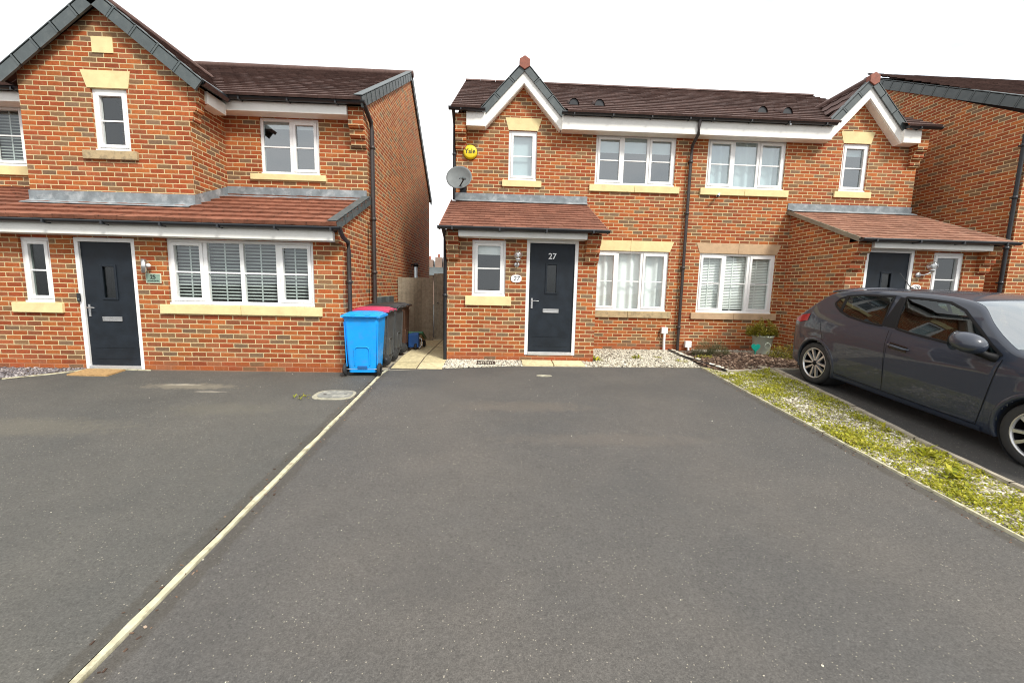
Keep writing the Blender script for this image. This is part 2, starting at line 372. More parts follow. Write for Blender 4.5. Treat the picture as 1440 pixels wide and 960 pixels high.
def verge(mb,P,Q,axis,thick=.04,h=.15,step=.36,wd=.16,out=1):
    # dry verge caps running from eave point P to ridge point Q
    P,Q=Vector(P),Vector(Q); d=(Q-P); L=d.length; d.normalize()
    ax=Vector((out,0,0)) if axis=='x' else Vector((0,out,0)); n=ax.cross(d); 
    if n.z<0: n=-n
    k=max(1,round(L/step)); s=L/k
    for i in range(k):
        o=P+d*(i*s-.015)+ax*(i%2)*.0
        lift=n*(.012)
        A=d*(s+.03)
        mb.obox(o-n*h,A,ax*thick,n*h*.999+lift*0)                       # face
        o2=o+ax*thick-ax*(thick+wd)
        v=[o2,o2+A,o2+A+ax*(thick+wd),o2+ax*(thick+wd)]
        mb.obox(o2+n*.016,A*.985,ax*(thick+wd+.004),n*.012)
        v0=o-n*h+ax*thick
        mb.obox(v0+d*(s-.012),d*.028,ax*.008,n*(h+.02))
    return mb

def gutter(h,x0,x1,y,z,r=.058,brackets=True,ends=True):
    mb=MB(); n=8; vs=[];fs=[]
    for x in (x0,x1):
        for k in range(n+1):
            t=math.pi+math.pi*k/n; vs.append((x,y+r*math.cos(t),z+r*math.sin(t)))
        for k in range(n+1):
            t=math.pi+math.pi*k/n; vs.append((x,y+(r-.006)*math.cos(t),z+(r-.006)*math.sin(t)))
    m=2*(n+1)
    for k in range(n): fs+= [(k,k+1,k+1+m,k+m),(n+1+k,n+2+k,n+2+k+m,n+1+k+m)]
    fs+=[(0,n+1,n+1+m,m),(n,2*n+1,2*n+1+m,n+m)]
    mb.add(vs,fs,None,True)
    for x in (x0,x1): mb.prism([(y+r*math.cos(math.pi+math.pi*k/n),z+r*math.sin(math.pi+math.pi*k/n)) for k in range(n+1)],'x',x-.004,x+.004)
    g=mb.build('gutter',M['black'],h)
    x=x0+.25
    while x<x1 and brackets:
        b=MB(); b.box(x-.014,x+.014,y-r-.006,y+r+.10,z-r-.008,z-r*.2); b.build('gutter_bracket',M['black'],g); x+=.82
    return g

def pipe(h,pts,mat='pipe',r=.034,clips=()):
    mb=MB(); mb.tube(pts,r,12)
    p=mb.build('downpipe',M[mat],h,smooth=False)
    for (x,y,z) in clips:
        c=MB(); c.lathe([(r,-.03),(r+.008,-.03),(r+.008,.03),(r,.03)],(x,y,z),'z',12); c.box(x-.045,x+.045,y-.01,y+.06,z-.014,z+.014); c.build('pipe_clip',M[mat],p)
    return p

def text(body,size,loc,mat,name,parent,rot=(R(90),0,0),extrude=.002,shear=0,bold=0):
    cu=bpy.data.curves.new(name,'FONT'); cu.body=body; cu.size=size; cu.extrude=extrude; cu.align_x='CENTER'; cu.align_y='CENTER'; cu.shear=shear; cu.offset=bold
    o=bpy.data.objects.new(name,cu); col.objects.link(o)
    dg=bpy.context.evaluated_depsgraph_get(); me=bpy.data.meshes.new_from_object(o.evaluated_get(dg)); bpy.data.objects.remove(o)
    me.materials.clear(); me.materials.append(mat); o=bpy.data.objects.new(name,me); col.objects.link(o)
    q=parent
    while q.parent: q=q.parent
    o.parent=parent; o.location=Vector(loc)-Vector(q.location); o.rotation_euler=rot
    return o

def front_door(h,x0,x1,z0,z1,y,hinge_right=True,number=None):
    """composite door in a white frame: x0..x1 outer frame"""
    x0,x1=min(x0,x1),max(x0,x1)
    fr=MB(); w=.062
    fr.box(x0,x0+w,y-.012,y+.07,z0,z1); fr.box(x1-w,x1,y-.012,y+.07,z0,z1); fr.box(x0+w,x1-w,y-.012,y+.07,z1-w,z1)
    f=fr.build('door_frame',M['upvc'],h,bevel=.004)
    th=MB(); th.box(x0+w,x1-w,y-.03,y+.07,z0,z0+.06); th.build('threshold',M['alu'],f,bevel=.004)
    a,b=x0+w+.004,x1-w-.004; c0,c1=z0+.065,z1-w-.005; cx=(a+b)/2; W=b-a; H=c1-c0
    gx0,gx1,gz0,gz1=cx-.095,cx+.095,c0+H*.555,c0+H*.81
    d=MB()
    wall(d,'y',y+.02,a,b,c0,c1,[(gx0,gx1,gz0,gz1)],.04)
    d.box(a+.09,b-.09,y+.014,y+.0195,c0+.10,c0+.115)   # moulded lines of the lower panel
    d.box(a+.09,b-.09,y+.014,y+.0195,c0+.28,c0+.29)
    door=d.build('door',M['door'],h,bevel=0)
    m=MB(); frame_rect(m,gx0-.025,gx1+.025,gz0-.03,gz1+.03,y+.006,y+.02,.034); m.build('door_window_frame',M['door'],door,bevel=.006)
    g=MB(); g.quad((gx0,y+.036,gz0),(gx1,y+.036,gz0),(gx1,y+.036,gz1),(gx0,y+.036,gz1)); g.build('door_glass',M['obscure'],door)
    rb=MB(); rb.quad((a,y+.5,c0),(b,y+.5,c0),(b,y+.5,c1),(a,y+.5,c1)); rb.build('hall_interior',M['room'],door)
    lb=MB(); lz=c0+H*.385; frame_rect(lb,cx-.15,cx+.15,lz-.036,lz+.036,y+.006,y+.02,.012); lb.box(cx-.138,cx+.138,y+.012,y+.02,lz-.024,lz+.024)
    lb.build('letterbox',M['chrome'],door,bevel=.003)
    hx=a+.055 if hinge_right else b-.055; s=1 if hinge_right else -1; hz=c0+H*.475
    hd=MB(); hd.box(hx-.016,hx+.016,y+.008,y+.02,hz-.14,hz+.05); hd.tube([(hx,y+.01,hz),(hx,y-.035,hz),(hx+s*.05,y-.042,hz+.004),(hx+s*.125,y-.04,hz)],.0095,8)
    hd.build('handle',M['chrome'],door)
    if number:
        text(number,.15,(cx,y+.016,c0+H*.885),M['white_paint'],'door_number',door,bold=.002)
    return door

def corbel(h,x0,x1,y,z0,name='brick_corbel',mat='brick',n=3,step=.055,top=None):
    mb=MB()
    for i in range(n):
        zz=z0+i*.15; zt=z0+(i+1)*.15-.004 if i<n-1 else (top or z0+(i+1)*.15)
        mb.box(x0,x1,y-step*(i+1),y+.002,zz,zt)
        mb.box(x0+.003,x1-.003,y-step*(i+1)+.018,y+.002,zz-.028,zz-.0005)
    return mb.build(name,M[mat],h)

# ------------------------------------------------------------------ semi-detached pair (27 and 29)
def pair_house(sx,label,num):
    X=lambda a: sx*a
    def xr(a,b): return (min(X(a),X(b)),max(X(a),X(b)))
    h=thing('semi_detached_house',(X(2.6),0,0),label,'house','semi-detached brick houses')
    A=5.19; zt=4.76; br=M['brick']
    # front wall with the gable above
    def H(a,b,c,d): return (*xr(a,b),c,d)
    w=MB(); wall(w,'y',0,*xr(0,A),-.3,zt,[H(.3555,2.1405,3.675,4.735),H(.3555,2.1405,.9,2.25),H(3.435,4.05,3.70,4.735)])
    gx=3.76; gz=5.70
    w.prism([(X(gx-(gz-zt)/1.11),zt),(X(gx+(gz-zt)/1.11),zt),(X(gx),gz)],'y',0,.1)
    w.build('wall',br,h)
    s=MB(); s.add([(X(A),0,-.3),(X(A),7.5,-.3),(X(A),7.5,4.95),(X(A),3.75,7.22),(X(A),0,4.95)],[(0,1,2,3,4)])
    s.quad((X(0),7.5,-.3),(X(A),7.5,-.3),(X(A),7.5,5),(X(0),7.5,5))
    s.build('side_wall',br,h)
    # windows
    if num=='27':
        window(h,*xr(.3555,2.1405),3.675,4.735,0,3,(0,2),'glass_hi','roller:.30')
        window(h,*xr(.3555,2.1405),.9,2.25,0,3,(0,2),'glass','net')
        window(h,*xr(3.435,4.05),3.70,4.735,0,1,(0,),'glass_hi','roller:.97')
    else:
        window(h,*xr(.3555,2.1405),3.675,4.735,0,3,(0,2),'glass_hi','net')
        window(h,*xr(.3555,2.1405),.9,2.25,0,3,(0,2),'glass','venetian')
        window(h,*xr(3.435,4.05),3.70,4.735,0,1,(0,),'glass_hi','roller:.2')
    # sills and lintels
    def sill(a,b,z0,z1,y,mat,split=True):
        m=MB(); a,b=xr(a,b); c=(a+b)/2
        if split: m.box(a,c-.003,y-.04,y+.03,z0,z1,.3); m.box(c+.003,b,y-.04,y+.03,z0,z1,.7)
        else: m.box(a,b,y-.04,y+.03,z0,z1,.3)
        m.build('sill',M[mat],h,bevel=.006)
    sill(.2375,2.2575,3.525,3.671,0,'stone_light'); sill(.2375,2.2575,.75,.896,0,'stone_grey' if num=='27' else 'stone_pink')
    sill(3.32,4.18,3.562,3.696,0,'stone_light',False)
    def lintel(a0,a1,b0,b1,z0,z1,y,mat,split=True):
        m=MB(); cm=(a0+a1)/2
        if split:
            m.prism([(X(a0),z0),(X(cm-.003),z0),(X(cm-.003),z1),(X(b0),z1)],'y',y-.008,y+.06,.3)
            m.prism([(X(cm+.003),z0),(X(a1),z0),(X(b1),z1),(X(cm+.003),z1)],'y',y-.008,y+.06,.7)
        else: m.prism([(X(a0),z0),(X(a1),z0),(X(b1),z1),(X(b0),z1)],'y',y-.008,y+.06,.3)
        m.build('lintel',M[mat],h)
    lintel(.345,2.15,.26,2.235,2.252,2.478,0,'stone_light' if num=='27' else 'stone_pink')
    lintel(3.425,4.06,3.345,4.13,4.738,4.99,0,'stone_light',False)
    # fascia box and soffit
    for a_,b_ in ((0.0,gx-.82),(gx+.80,4.955)):
        m=MB(); m.box(*xr(a_,b_),-.26,-.0015,4.705,4.985); m.build('fascia',M['fascia'],h,bevel=.006)
    bz=lambda a,z:z-1.11*abs(a-gx)
    # barge boards of the small gable
    m=MB()
    for s_ in (-1,1):
        a=gx+s_*.87
        m.prism([(X(gx),5.615),(X(gx),5.90),(X(a),bz(a,5.90)),(X(a),4.715),(X(gx+s_*.81),4.715)] ,'y',-.19,-.16)
    m.build('bargeboard',M['fascia'],h)
    m=MB()
    for s_ in (-1,1):
        a=gx+s_*.87; m.prism([(X(gx),5.60),(X(gx),5.62),(X(gx+s_*.80),bz(gx+s_*.80,5.62)),(X(gx+s_*.80),bz(gx+s_*.80,5.60))],'y',-.165,-.0015)
    m.build('gable_soffit',M['fascia'],h)
    # gable roof
    mz=lambda y:5.03+.57*(y+.38)
    g=MB(); keep=lambda c: c.z>mz(c.y)-.04
    ez=5.03; ea=(6.02-ez)/1.11
    for s_ in (-1,1):
        U=Vector((0,1,0)); V=Vector((X(-s_*1.0),0,1.11)); slope(g,(X(gx+s_*ea),-.20,ez),U,V,2.1,ea*math.hypot(1,1.11)-.01,.30,.30,.03,False,.008,keep,4)
    g.build('gable_roof',M['tile_dark'],h)
    v=MB()
    for s_ in (-1,1): verge(v,(X(gx+s_*ea),-.20,ez+.02),(X(gx),-.20,6.02),'y',.03,.125,.45,.12,-1)
    v.build('gable_verge',M['verge'],h)
    rd=MB(); rd.tube([(X(gx),-.17,6.01),(X(gx),1.42,6.01)],.085,8); rd.build('gable_ridge',M['tile_dark'],h)
    c=MB(); c.prism([(X(gx)+.125*math.cos(t),5.985+.135*math.sin(t)) for t in [R(90+60*k) for k in range(6)]],'y',-.26,-.14); c.build('gable_cap',M['cap'],h,bevel=.008)
    # main roof
    m=MB(); ins=lambda c: not (c.z<bz(abs(c.x),6.02)+.02 and c.y<1.6)
    O=(X(5.25),-.38,5.03) if sx<0 else (0,-.38,5.03); V=Vector((0,1,.57)); lv=(3.75+.38)*math.hypot(1,.57)
    slope(m,O,(1,0,0),V,5.25,lv,.27,.30,.034,True,.0008,ins,4)
    m.quad((X(0),7.8,5.0),(X(5.25),7.8,5.0),(X(5.25),3.75,7.38),(X(0),3.75,7.38))
    roof=m.build('roof',M['tile_dark'],h)
    r_=MB()
    for i in range(12):
        a=i*5.27/12; r_.prism([(X(a) if 0 else 3.75+yy,7.36+zz) for yy,zz in ((-.13,.0),(-.08,.06),(0,.085),(.08,.06),(.13,.0))],'x',X(a),X(a+5.27/12-.008))
    r_.build('ridge_tile',M['tile_dark'],roof)
    e=MB(); e.tube([(X(5.26),-.36,5.02),(X(5.26),3.75,7.37)],.022,6); e.build('verge_trim',M['tile_dark'],roof)
    for a in ((2.06,2.63) if num=='27' else (1.64,2.22)):
        v=MB(); z=mz(.28); pts=[]
        vs=[];n=8
        for k in range(n+1):
            t=math.pi*k/n; vs.append((X(a)+.12*math.cos(t),.20,mz(.20)+.02+.15*math.sin(t))); vs.append((X(a)+.10*math.cos(t),.62,mz(.62)+.03+.02*math.sin(t)))
        v.add(vs,[(2*k,2*k+2,2*k+3,2*k+1) for k in range(n)],.2,True); v.build('roof_vent',M['tile_dark'],roof)
        v=MB(); v.prism([(X(a)+.10*math.cos(math.pi*k/n),mz(.22)+.03+.125*math.sin(math.pi*k/n)) for k in range(n+1)],'y',.225,.235); v.build('vent_mouth',M['black'],roof)
    # gutters
    gutter(h,*xr(0.0,gx-.80),-.33,5.03); gutter(h,*xr(gx+.80,5.31),-.33,5.03)
    # eaves corbel
    corbel(h,*xr(4.96,A),0,4.30,top=4.97,step=.07)
    # ---------------- porch
    p0,p1,py=2.395,5.185,-1.70
    pw=MB(); wall(pw,'y',py,*xr(p0,p1),-.3,2.30,[H(2.757,3.72,.10,2.26),H(4.103,4.722,1.20,2.22)])
    for a in (p0,p1): pw.add([(X(a),py,-.3),(X(a),.05,-.3),(X(a),.05,3.16),(X(a),py,2.46)],[(0,1,2,3)])
    pw.build('porch_wall',br,h)
    window(h,*xr(4.103,4.722),1.20,2.22,py,1,(0,),'glass','roller:.22' if num=='27' else None)
    sill(3.99,4.84,1.03,1.196,py,'stone_light',False)
    front_door(h,*xr(2.757,3.72),.11,2.255,py+.02,hinge_right=(num=='27'),number='27' if num=='27' else None)
    m=MB(); m.box(*xr(2.66,4.955),py-.26,py+.0015 if 0 else py-.0015,2.245,2.355); m.build('porch_fascia',M['fascia'],h,bevel=.006)
    corbel(h,*xr(4.965,p1),py,1.88,step=.07,top=2.36); corbel(h,*xr(p0,2.645),py,1.88,step=.07,top=2.36)
    pr=MB(); V=Vector((0,2.03,.83)); lv=V.length
    O=(X(5.27),-2.03,2.40) if sx<0 else (X(2.32),-2.03,2.40)
    slope(pr,O,(1,0,0),V,2.95,lv-.01,.185,.19,.028,True,0,None)
    m2=MB(); m2.add([(X(2.32),-2.02,2.385),(X(5.27),-2.02,2.385),(X(5.27),0,3.215),(X(2.32),0,3.215)],[(0,1,2,3)])
    rf=pr.build('porch_roof',M['tile_brown'] if num=='27' else M['tile_tan'],h); m2.build('roof_underlay',M['black'],rf)
    for a in (2.315,5.275): vb=MB(); vb.obox((X(a)-.012,-2.02,2.34),(.024,0,0),(0,2.02,.826),(0,0,.085)); vb.build('verge_trim',M['tile_brown'] if num=='27' else M['timber'],rf)
    fl=MB(); fl.box(*xr(2.29,5.2),-.02,-.0015,3.24,3.40); fl.obox((xr(2.30,5.2)[0],-.02,3.262),(2.9,0,0),(0,-.15,-.058),(0,.003,.008)); fl.build('lead_flashing',M['lead'],h)
    gutter(h,*xr(2.30,5.30),-2.07,2.40,.056)
    return h

h27=pair_house(-1,'red brick semi-detached house, dark front door numbered 27, porch and small gable','27')
h29=pair_house(1,'red brick semi-detached house whose porch stands half hidden behind the grey car','29')
# downpipes
pipe(h27,[(-.02,-.33,5.0),(-.02,-.30,4.88),(-.02,-.29,4.70),(-.03,-.22,4.64),(-.035,-.075,4.54),(-.04,-.065,4.3),(-.04,-.065,0.0)],clips=[(-.04,-.065,z) for z in (.55,1.9,3.1,4.2)])
pipe(h27,[(-5.22,-.30,5.0),(-5.22,-.10,4.86),(-5.22,-.0,4.75),(-5.22,-.0,3.25)],'black',clips=[(-5.22,-.0,4.2)])
pipe(h27,[(-5.212,-2.05,2.38),(-5.212,-1.80,2.28),(-5.212,-1.70,2.20),(-5.212,-1.70,-.02)],'black',clips=[(-5.212,-1.70,1.2)])

# ------------------------------------------------------------------ left house (25)
def left_house():
    h=thing('detached_house',(-10.4,-2.69,-.08),'red brick house on the left with front lean-to and big four pane window','house')
    br=M['brick25']; X0=-15.2; XR=-6.705; LY=-2.69; MY=-1.30; BY=-2.20
    w=MB(); wall(w,'y',LY,X0,-6.72,-.45,2.06,[(-10.797,-9.887,-.085,1.985),(-11.60,-11.155,.97,1.965),(-9.42,-7.17,.985,2.0)])
    w.add([(-6.72,LY,-.45),(-6.72,MY+.05,-.45),(-6.72,MY+.05,2.83),(-6.72,LY,2.27)],[(0,1,2,3)])
    w.build('lean_to_wall',br,h)
    window(h,-11.60,-11.155,.97,1.965,LY,1,(0,),'obscure',None)
    window(h,-9.42,-7.17,.985,2.0,LY,4,(0,3),'glass','venetian_open',[1.0,1.08,1.08,1.0])
    front_door(h,-10.797,-9.887,-.08,1.982,LY+.02,True)
    s=MB(); s.box(-11.77,-11.02,LY-.045,LY+.03,.812,.966); s.build('sill',M['stone_light'],h,bevel=.008)
    s=MB(); s.box(-9.55,-8.312,LY-.045,LY+.03,.835,.981,.3); s.box(-8.306,-7.05,LY-.045,LY+.03,.835,.981,.7); s.build('sill',M['stone_light'],h,bevel=.008)
    m=MB(); m.box(X0,-6.765,LY-.25,LY-.0015,2.005,2.165); m.build('fascia',M['fascia'],h,bevel=.006)
    m=MB(); m.box(-6.763,-6.718,LY-.16,LY-.002,1.98,2.2); m.build('brick_corbel',br,h)
    gutter(h,X0,-6.62,LY-.31,2.205,.055)
    pipe(h,[(-6.645,LY-.30,2.19),(-6.645,LY-.16,2.08),(-6.655,LY+.10,2.02),(-6.655,LY+.12,1.9),(-6.655,LY+.12,-.08)],'pipe',clips=[(-6.655,LY+.12,1.4)])
    # lean-to roof
    V=Vector((0,1.72,.70)); lt=MB(); slope(lt,(X0,-3.02,2.235),(1,0,0),V,X0*-1-6.66,V.length,.265,.30,.045,False,.003,None,3)
    ltr=lt.build('lean_to_roof',M['tile_red'],h)
    u=MB(); u.add([(X0,-3.0,2.22),(-6.68,-3.0,2.22),(-6.68,MY,2.91),(X0,MY,2.91)],[(0,1,2,3)]); u.build('roof_underlay',M['black'],ltr)
    v=MB(); verge(v,(-6.70,-3.02,2.275),(-6.70,MY,2.975),'x',.035,.12,.34,.10,1); v.build('lean_to_verge',M['verge'],ltr)
    # main upper wall
    w=MB(); wall(w,'y',MY,X0,XR,2.5,4.47,[(-8.635,-7.575,3.345,4.33),(-14.0,-12.735,3.33,4.40)])
    w.build('upper_wall',br,h)
    window(h,-8.635,-7.575,3.345,4.33,MY,2,(1,),'glass_hi','roller:.12',[1.08,1.0])
    window(h,-14.0,-12.735,3.33,4.40,MY,2,(1,),'glass','venetian_open')
    s=MB(); s.box(-8.82,-7.46,MY-.045,MY+.03,3.235,3.341); s.build('sill',M['stone_light'],h,bevel=.006)
    s=MB(); s.box(-14.2,-12.60,MY-.045,MY+.03,3.17,3.326); s.build('sill',M['stone_light'],h,bevel=.006)
    # side gable wall
    s=MB(); wall(s,'x',XR,MY,6.1,-.45,4.4,[(3.25,3.95,1.35,2.05)],.08,-1)
    s.add([(XR,MY,4.4),(XR,6.1,4.4),(XR,6.1,4.5),(XR,2.8,6.95),(XR,MY,4.72)],[(0,1,2,3,4)])
    s.quad((X0,6.1,-.4),(XR,6.1,-.4),(XR,6.1,4.6),(X0,6.1,4.6)); s.add([(X0,MY,-.4),(X0,6.1,-.4),(X0,6.1,4.6),(X0,2.8,6.95),(X0,MY,4.7)],[(0,1,2,3,4)])
    s.build('side_wall',br,h)
    m=MB(); m.box(XR-.06,XR-.02,3.25,3.31,1.35,2.05); m.box(XR-.06,XR-.02,3.89,3.95,1.35,2.05); m.box(XR-.06,XR-.02,3.31,3.89,1.99,2.05); m.box(XR-.06,XR-.02,3.31,3.89,1.35,1.41)
    sw=m.build('window',M['upvc'],h); g=MB(); g.box(XR-.045,XR-.04,3.31,3.89,1.41,1.99); g.build('glass',M['obscure'],sw)
    # bay with gable
    bx0,bx1,bc=-11.84,-9.255,-10.5
    b=MB(); wall(b,'y',BY,bx0,bx1,2.3,4.55,[(-10.755,-10.20,3.40,4.345)])
    b.prism([(bx0,4.55),(bx1,4.55),(bc,4.55+(bx1-bc)*.80+.02)],'y',BY,BY+.1)
    for x in (bx0,bx1): b.quad((x,BY,2.3),(x,MY,2.3),(x,MY,4.55),(x,BY,4.55))
    b.build('bay_wall',br,h)
    window(h,-10.755,-10.20,3.40,4.345,BY,1,(0,),'glass','venetian_open' if 0 else None)
    s=MB(); s.box(-10.93,-10.09,BY-.045,BY+.03,3.262,3.396); s.build('sill',M['stone_grey'],h,bevel=.006)
    s=MB(); s.prism([(-10.795,4.35),(-10.165,4.35),(-10.115,4.608),(-10.875,4.608)],'y',BY-.010,BY+.05); s.build('lintel',M['stone_light'],h)
    s=MB(); s.box(-10.66,-10.34,BY-.012,BY+.05,4.865,5.10); s.build('gable_stone',M['stone_light'],h)
    m=MB()
    for i in range(3): m.box(bx1-.002,bx1+.055*(i+1),BY+.006,BY+.20,3.93+.15*i,3.93+.15*(i+1)-.003 if i<2 else 4.44); m.box(bx1-.002,bx1+.055*(i+1)-.02,BY+.012,BY+.19,3.90+.15*i,3.929+.15*i)
    m.build('brick_corbel',br,h)
    # bay eaves
    for q_ in ((bx1-.002,bx1+.205,BY+.15,MY-.262,4.235,4.43),(bx1+.0,XR-.27,MY-.26,MY-.0015,4.335,4.50),(X0,bx0-.0,MY-.26,MY-.0015,4.335,4.50)):
        m=MB(); m.box(*q_); m.build('fascia',M['fascia'],h,bevel=.006)
    corbel(h,XR-.265,XR,MY,3.88,mat='brick25',step=.07,top=4.50)
    gutter(h,bx1+.24,XR+.08,MY-.33,4.545); gutter(h,X0,bx0-.02,MY-.33,4.545)
    sg=MB(); sg.tube([(bx1+.265,BY-.08,4.475),(bx1+.265,MY-.3,4.50)],.055,8); sg.build('bay_gutter',M['black'],h)
    pipe(h,[(XR+.05,MY-.30,4.51),(XR+.06,MY-.14,4.42),(XR+.065,MY+.06,4.34),(XR+.07,MY+.09,4.2),(XR+.07,MY+.09,-.05)],'pipe',r=.04,clips=[(XR+.07,MY+.09,z) for z in (1.6,2.6,3.9)])
    # main roof
    mz=lambda y:4.555+.553*(y+1.70); r=MB(); ins=lambda c: not (abs(c.x-bc)<1.62 and c.z<5.68-.8*abs(c.x-bc)+.03 and c.y<.4)
    V=Vector((0,1,.553)); slope(r,(X0,-1.70,4.555),(1,0,0),V,-X0-6.67,4.5*math.hypot(1,.553),.27,.30,.034,True,.0008,ins,4)
    r.quad((X0,6.45,4.40),(-6.66,6.45,4.40),(-6.66,2.8,7.08),(X0,2.8,7.08))
    rf=r.build('roof',M['tile_dark'],h)
    rt=MB(); rt.tube([(X0,2.8,7.07),(-6.62,2.8,7.07)],.085,8); rt.build('ridge_tile',M['tile_dark'],rf)
    v=MB(); verge(v,(-6.695,-1.70,4.595),(-6.695,2.8,7.115),'x',.04,.17,.32,.10,1); verge(v,(-6.695,6.42,4.42),(-6.695,2.8,7.115),'x',.04,.14,.32,.10,1); v.build('main_verge',M['verge'],rf)
    # bay roof
    br_=MB(); keep=lambda c:c.z>mz(c.y)-.05; ez=4.43; ea=(5.68-ez)/.8
    for s_ in (-1,1):
        slope(br_,(bc+s_*ea,BY-.12,ez),(0,1,0),(-s_*1.,0,.8),2.6,ea*math.hypot(1,.8)-.01,.27,.30,.05,False,.004,keep,4)
    brf=br_.build('bay_roof',M['tile_dark'],h)
    v=MB()
    for s_ in (-1,1): verge(v,(bc+s_*(ea-.02),BY-.10,ez+.04),(bc,BY-.10,5.70),'y',.035,.17,.42,.14,-1)
    v.build('bay_verge',M['verge'],brf)
    rt=MB(); rt.tube([(bc,BY-.1,5.69),(bc,.4,5.69)],.08,8); rt.build('ridge_tile',M['tile_dark'],brf)
    vt=MB(); vt.obox((bc+ea+.02,BY+1.0-.02,ez+.04),(.02,0,0),(0,.0,0.01),(0,0,.0)) ; 
    # lead
    f=MB(); f.box(bx1,XR-.02,MY-.018,MY-.0015,2.90,3.10); f.box(X0,bx0,MY-.018,MY-.0015,2.88,2.96); f.box(bx0-.01,bx1+.015,BY-.018,BY-.0015,2.56,2.755)
    f.obox((bx0-.01,BY-.02,2.60),(bx1-bx0+.02,0,0),(0,-.16,-.066),(0,.003,.008)); f.obox((bx1,MY-.02,2.945),(XR-bx1-.02,0,0),(0,-.14,-.057),(0,.003,.008))
    f.add([(bx1+.016,BY-.02,2.56),(bx1+.016,MY,2.90),(bx1+.016,MY,3.10),(bx1+.016,BY-.02,2.755)],[(0,1,2,3)])
    f.build('lead_flashing',M['lead'],h)
    # meter boxes on the side wall
    for y0,y1 in ((-.86,-.45),(-.22,.22)):
        m=MB(); m.box(XR+.001,XR+.10,y0,y1,.86,1.12); m.build('meter_box',M['verge'],h,bevel=.01)
    m=MB(); m.tube([(XR,2.75,1.95),(XR+.10,2.75,1.97),(XR+.13,2.70,1.93)],.02,8); m.lathe([(.0,-.05),(.07,-.05),(.075,.03),(.0,.06)],(XR+.14,2.70,1.95),'z',12); m.build('side_lamp',M['black'],h)
    return h
h25=left_house()

# ------------------------------------------------------------------ right house (31)
def right_house():
    h=thing('brick_house',(8.6,-1.2,0),'tall red brick gable house at the right edge with black downpipe','house')
    br=M['brick31']; x=6.2; FY=-1.25; RY=2.85
    w=MB(); w.add([(x,FY,-.4),(x,7.,-.4),(x,7.,4.9),(x,RY,7.42),(x,FY,4.95)],[(0,1,2,3,4)]); w.build('side_wall',br,h)
    w=MB(); wall(w,'y',FY,x,12,-.4,5.0,[(7.6,9.3,.9,2.2),(7.6,9.3,3.6,4.7)]); w.quad((x,7.,-.4),(12,7.,-.4),(12,7.,5),(x,7.,5)); w.quad((12,FY,-.4),(12,7,-.4),(12,7,5),(12,FY,5)); w.build('wall',br,h)
    window(h,7.6,9.3,.9,2.2,FY,2,(0,),'glass',None); window(h,7.6,9.3,3.6,4.7,FY,2,(0,),'glass_hi',None)
    r=MB(); V=Vector((0,1,.585)); slope(r,(x-.03,FY-.36,5.02),(1,0,0),V,6,(RY-FY+.36)*math.hypot(1,.585),.27,.30,.034,True,.0008,None,4)
    r.quad((x-.03,7.4,5.0),(12,7.4,5.0),(12,RY,7.48),(x-.03,RY,7.48)); rf=r.build('roof',M['tile_dark'],h)
    rt=MB(); rt.tube([(x-.05,RY,7.46),(12,RY,7.46)],.085,8); rt.build('ridge_tile',M['tile_dark'],rf)
    v=MB(); verge(v,(x-.005,FY-.36,5.06),(x-.005,RY,7.52),'x',.04,.19,.34,.12,-1); v.build('main_verge',M['verge'],rf)
    m=MB(); m.box(x+.25,12,FY-.26,FY-.0015,4.72,4.98); m.build('fascia',M['fascia'],h)
    gutter(h,x-.12,12,FY-.33,5.03)
    pipe(h,[(x-.07,FY-.33,4.98),(x-.07,FY-.1,4.86),(x-.06,FY-.02,4.78),(x-.06,FY+.04,4.6),(x-.06,FY+.04,-.1)],'black',clips=[(x-.06,FY+.04,z) for z in (1.7,2.4,3.4,4.4)])
    return h
h31=right_house()

# ------------------------------------------------------------------ far house glimpsed in the gap
def far_house():
    h=thing('terraced_house',(-8.6,26,0),'distant house roof with brick chimneys seen over the side gate','house')
    w=MB(); w.box(-14,-5,24.6,30,-.5,2.3); w.build('wall',M['far'],h)
    r=MB(); r.prism([(24.2,2.25),(30.4,2.25),(27.3,3.5)],'x',-14.3,-4.7); r.build('roof',M['verge'],h)
    for x in (-9.75,-9.0,-8.35):
        c=MB(); c.box(x-.28,x+.28,25.9,26.5,2.7,3.55 if x<-9.2 else 3.75); c.build('chimney',M['far'],h)
        p=MB(); p.lathe([(.11,0),(.09,.3),(.07,.3)],(x,26.2,3.55 if x<-9.2 else 3.75),'z',10); p.build('chimney_pot',M['cap'],h)
    g=MB(); g.prism([(-8.7,1.9),(-7.6,1.9),(-8.15,2.7)],'y',24.3,24.55); g.build('white_gable',M['fascia'],h)
    return h
far_house()
# ------------------------------------------------------------------ ground, drives, paths
def sheet(name,poly_rows,mat,label=None):
    """rows of (y, x0, x1, dz) from far to near"""
    m=MB(); vs=[];n=9
    for (y,a,b,dz) in poly_rows:
        for i in range(n): vs.append((a+(b-a)*i/(n-1),y,G(y,dz)))
    fs=[(r*n+i,r*n+i+1,(r+1)*n+i+1,(r+1)*n+i) for r in range(len(poly_rows)-1) for i in range(n-1)]
    m.add(vs,fs,.5); o=m.build(name,mat,None,recalc=True); o['kind']='structure'; return o
m=MB(); ys=[-400,-60,-14,-1.6,8,60,400]; xs=[-400,-30,0,30,400]
gz=lambda y:(G(max(y,-14.)) )-.05
m.add([(x,y,gz(y)) for y in ys for x in xs],[(r*5+i,r*5+i+1,(r+1)*5+i+1,(r+1)*5+i) for r in range(6) for i in range(4)],.5)
g_=m.build('ground',M['ground']); g_['kind']='structure'
rows=[]
sheet('driveway',[(y,-6.10,-.46,0) for y in (-2.06,-3,-5,-8,-11,-14)],M['asph27'])
sheet('driveway',[(y,-15.5,-6.165,0) for y in (-2.60,-3.2,-5,-8,-11,-14)],M['asph25'])
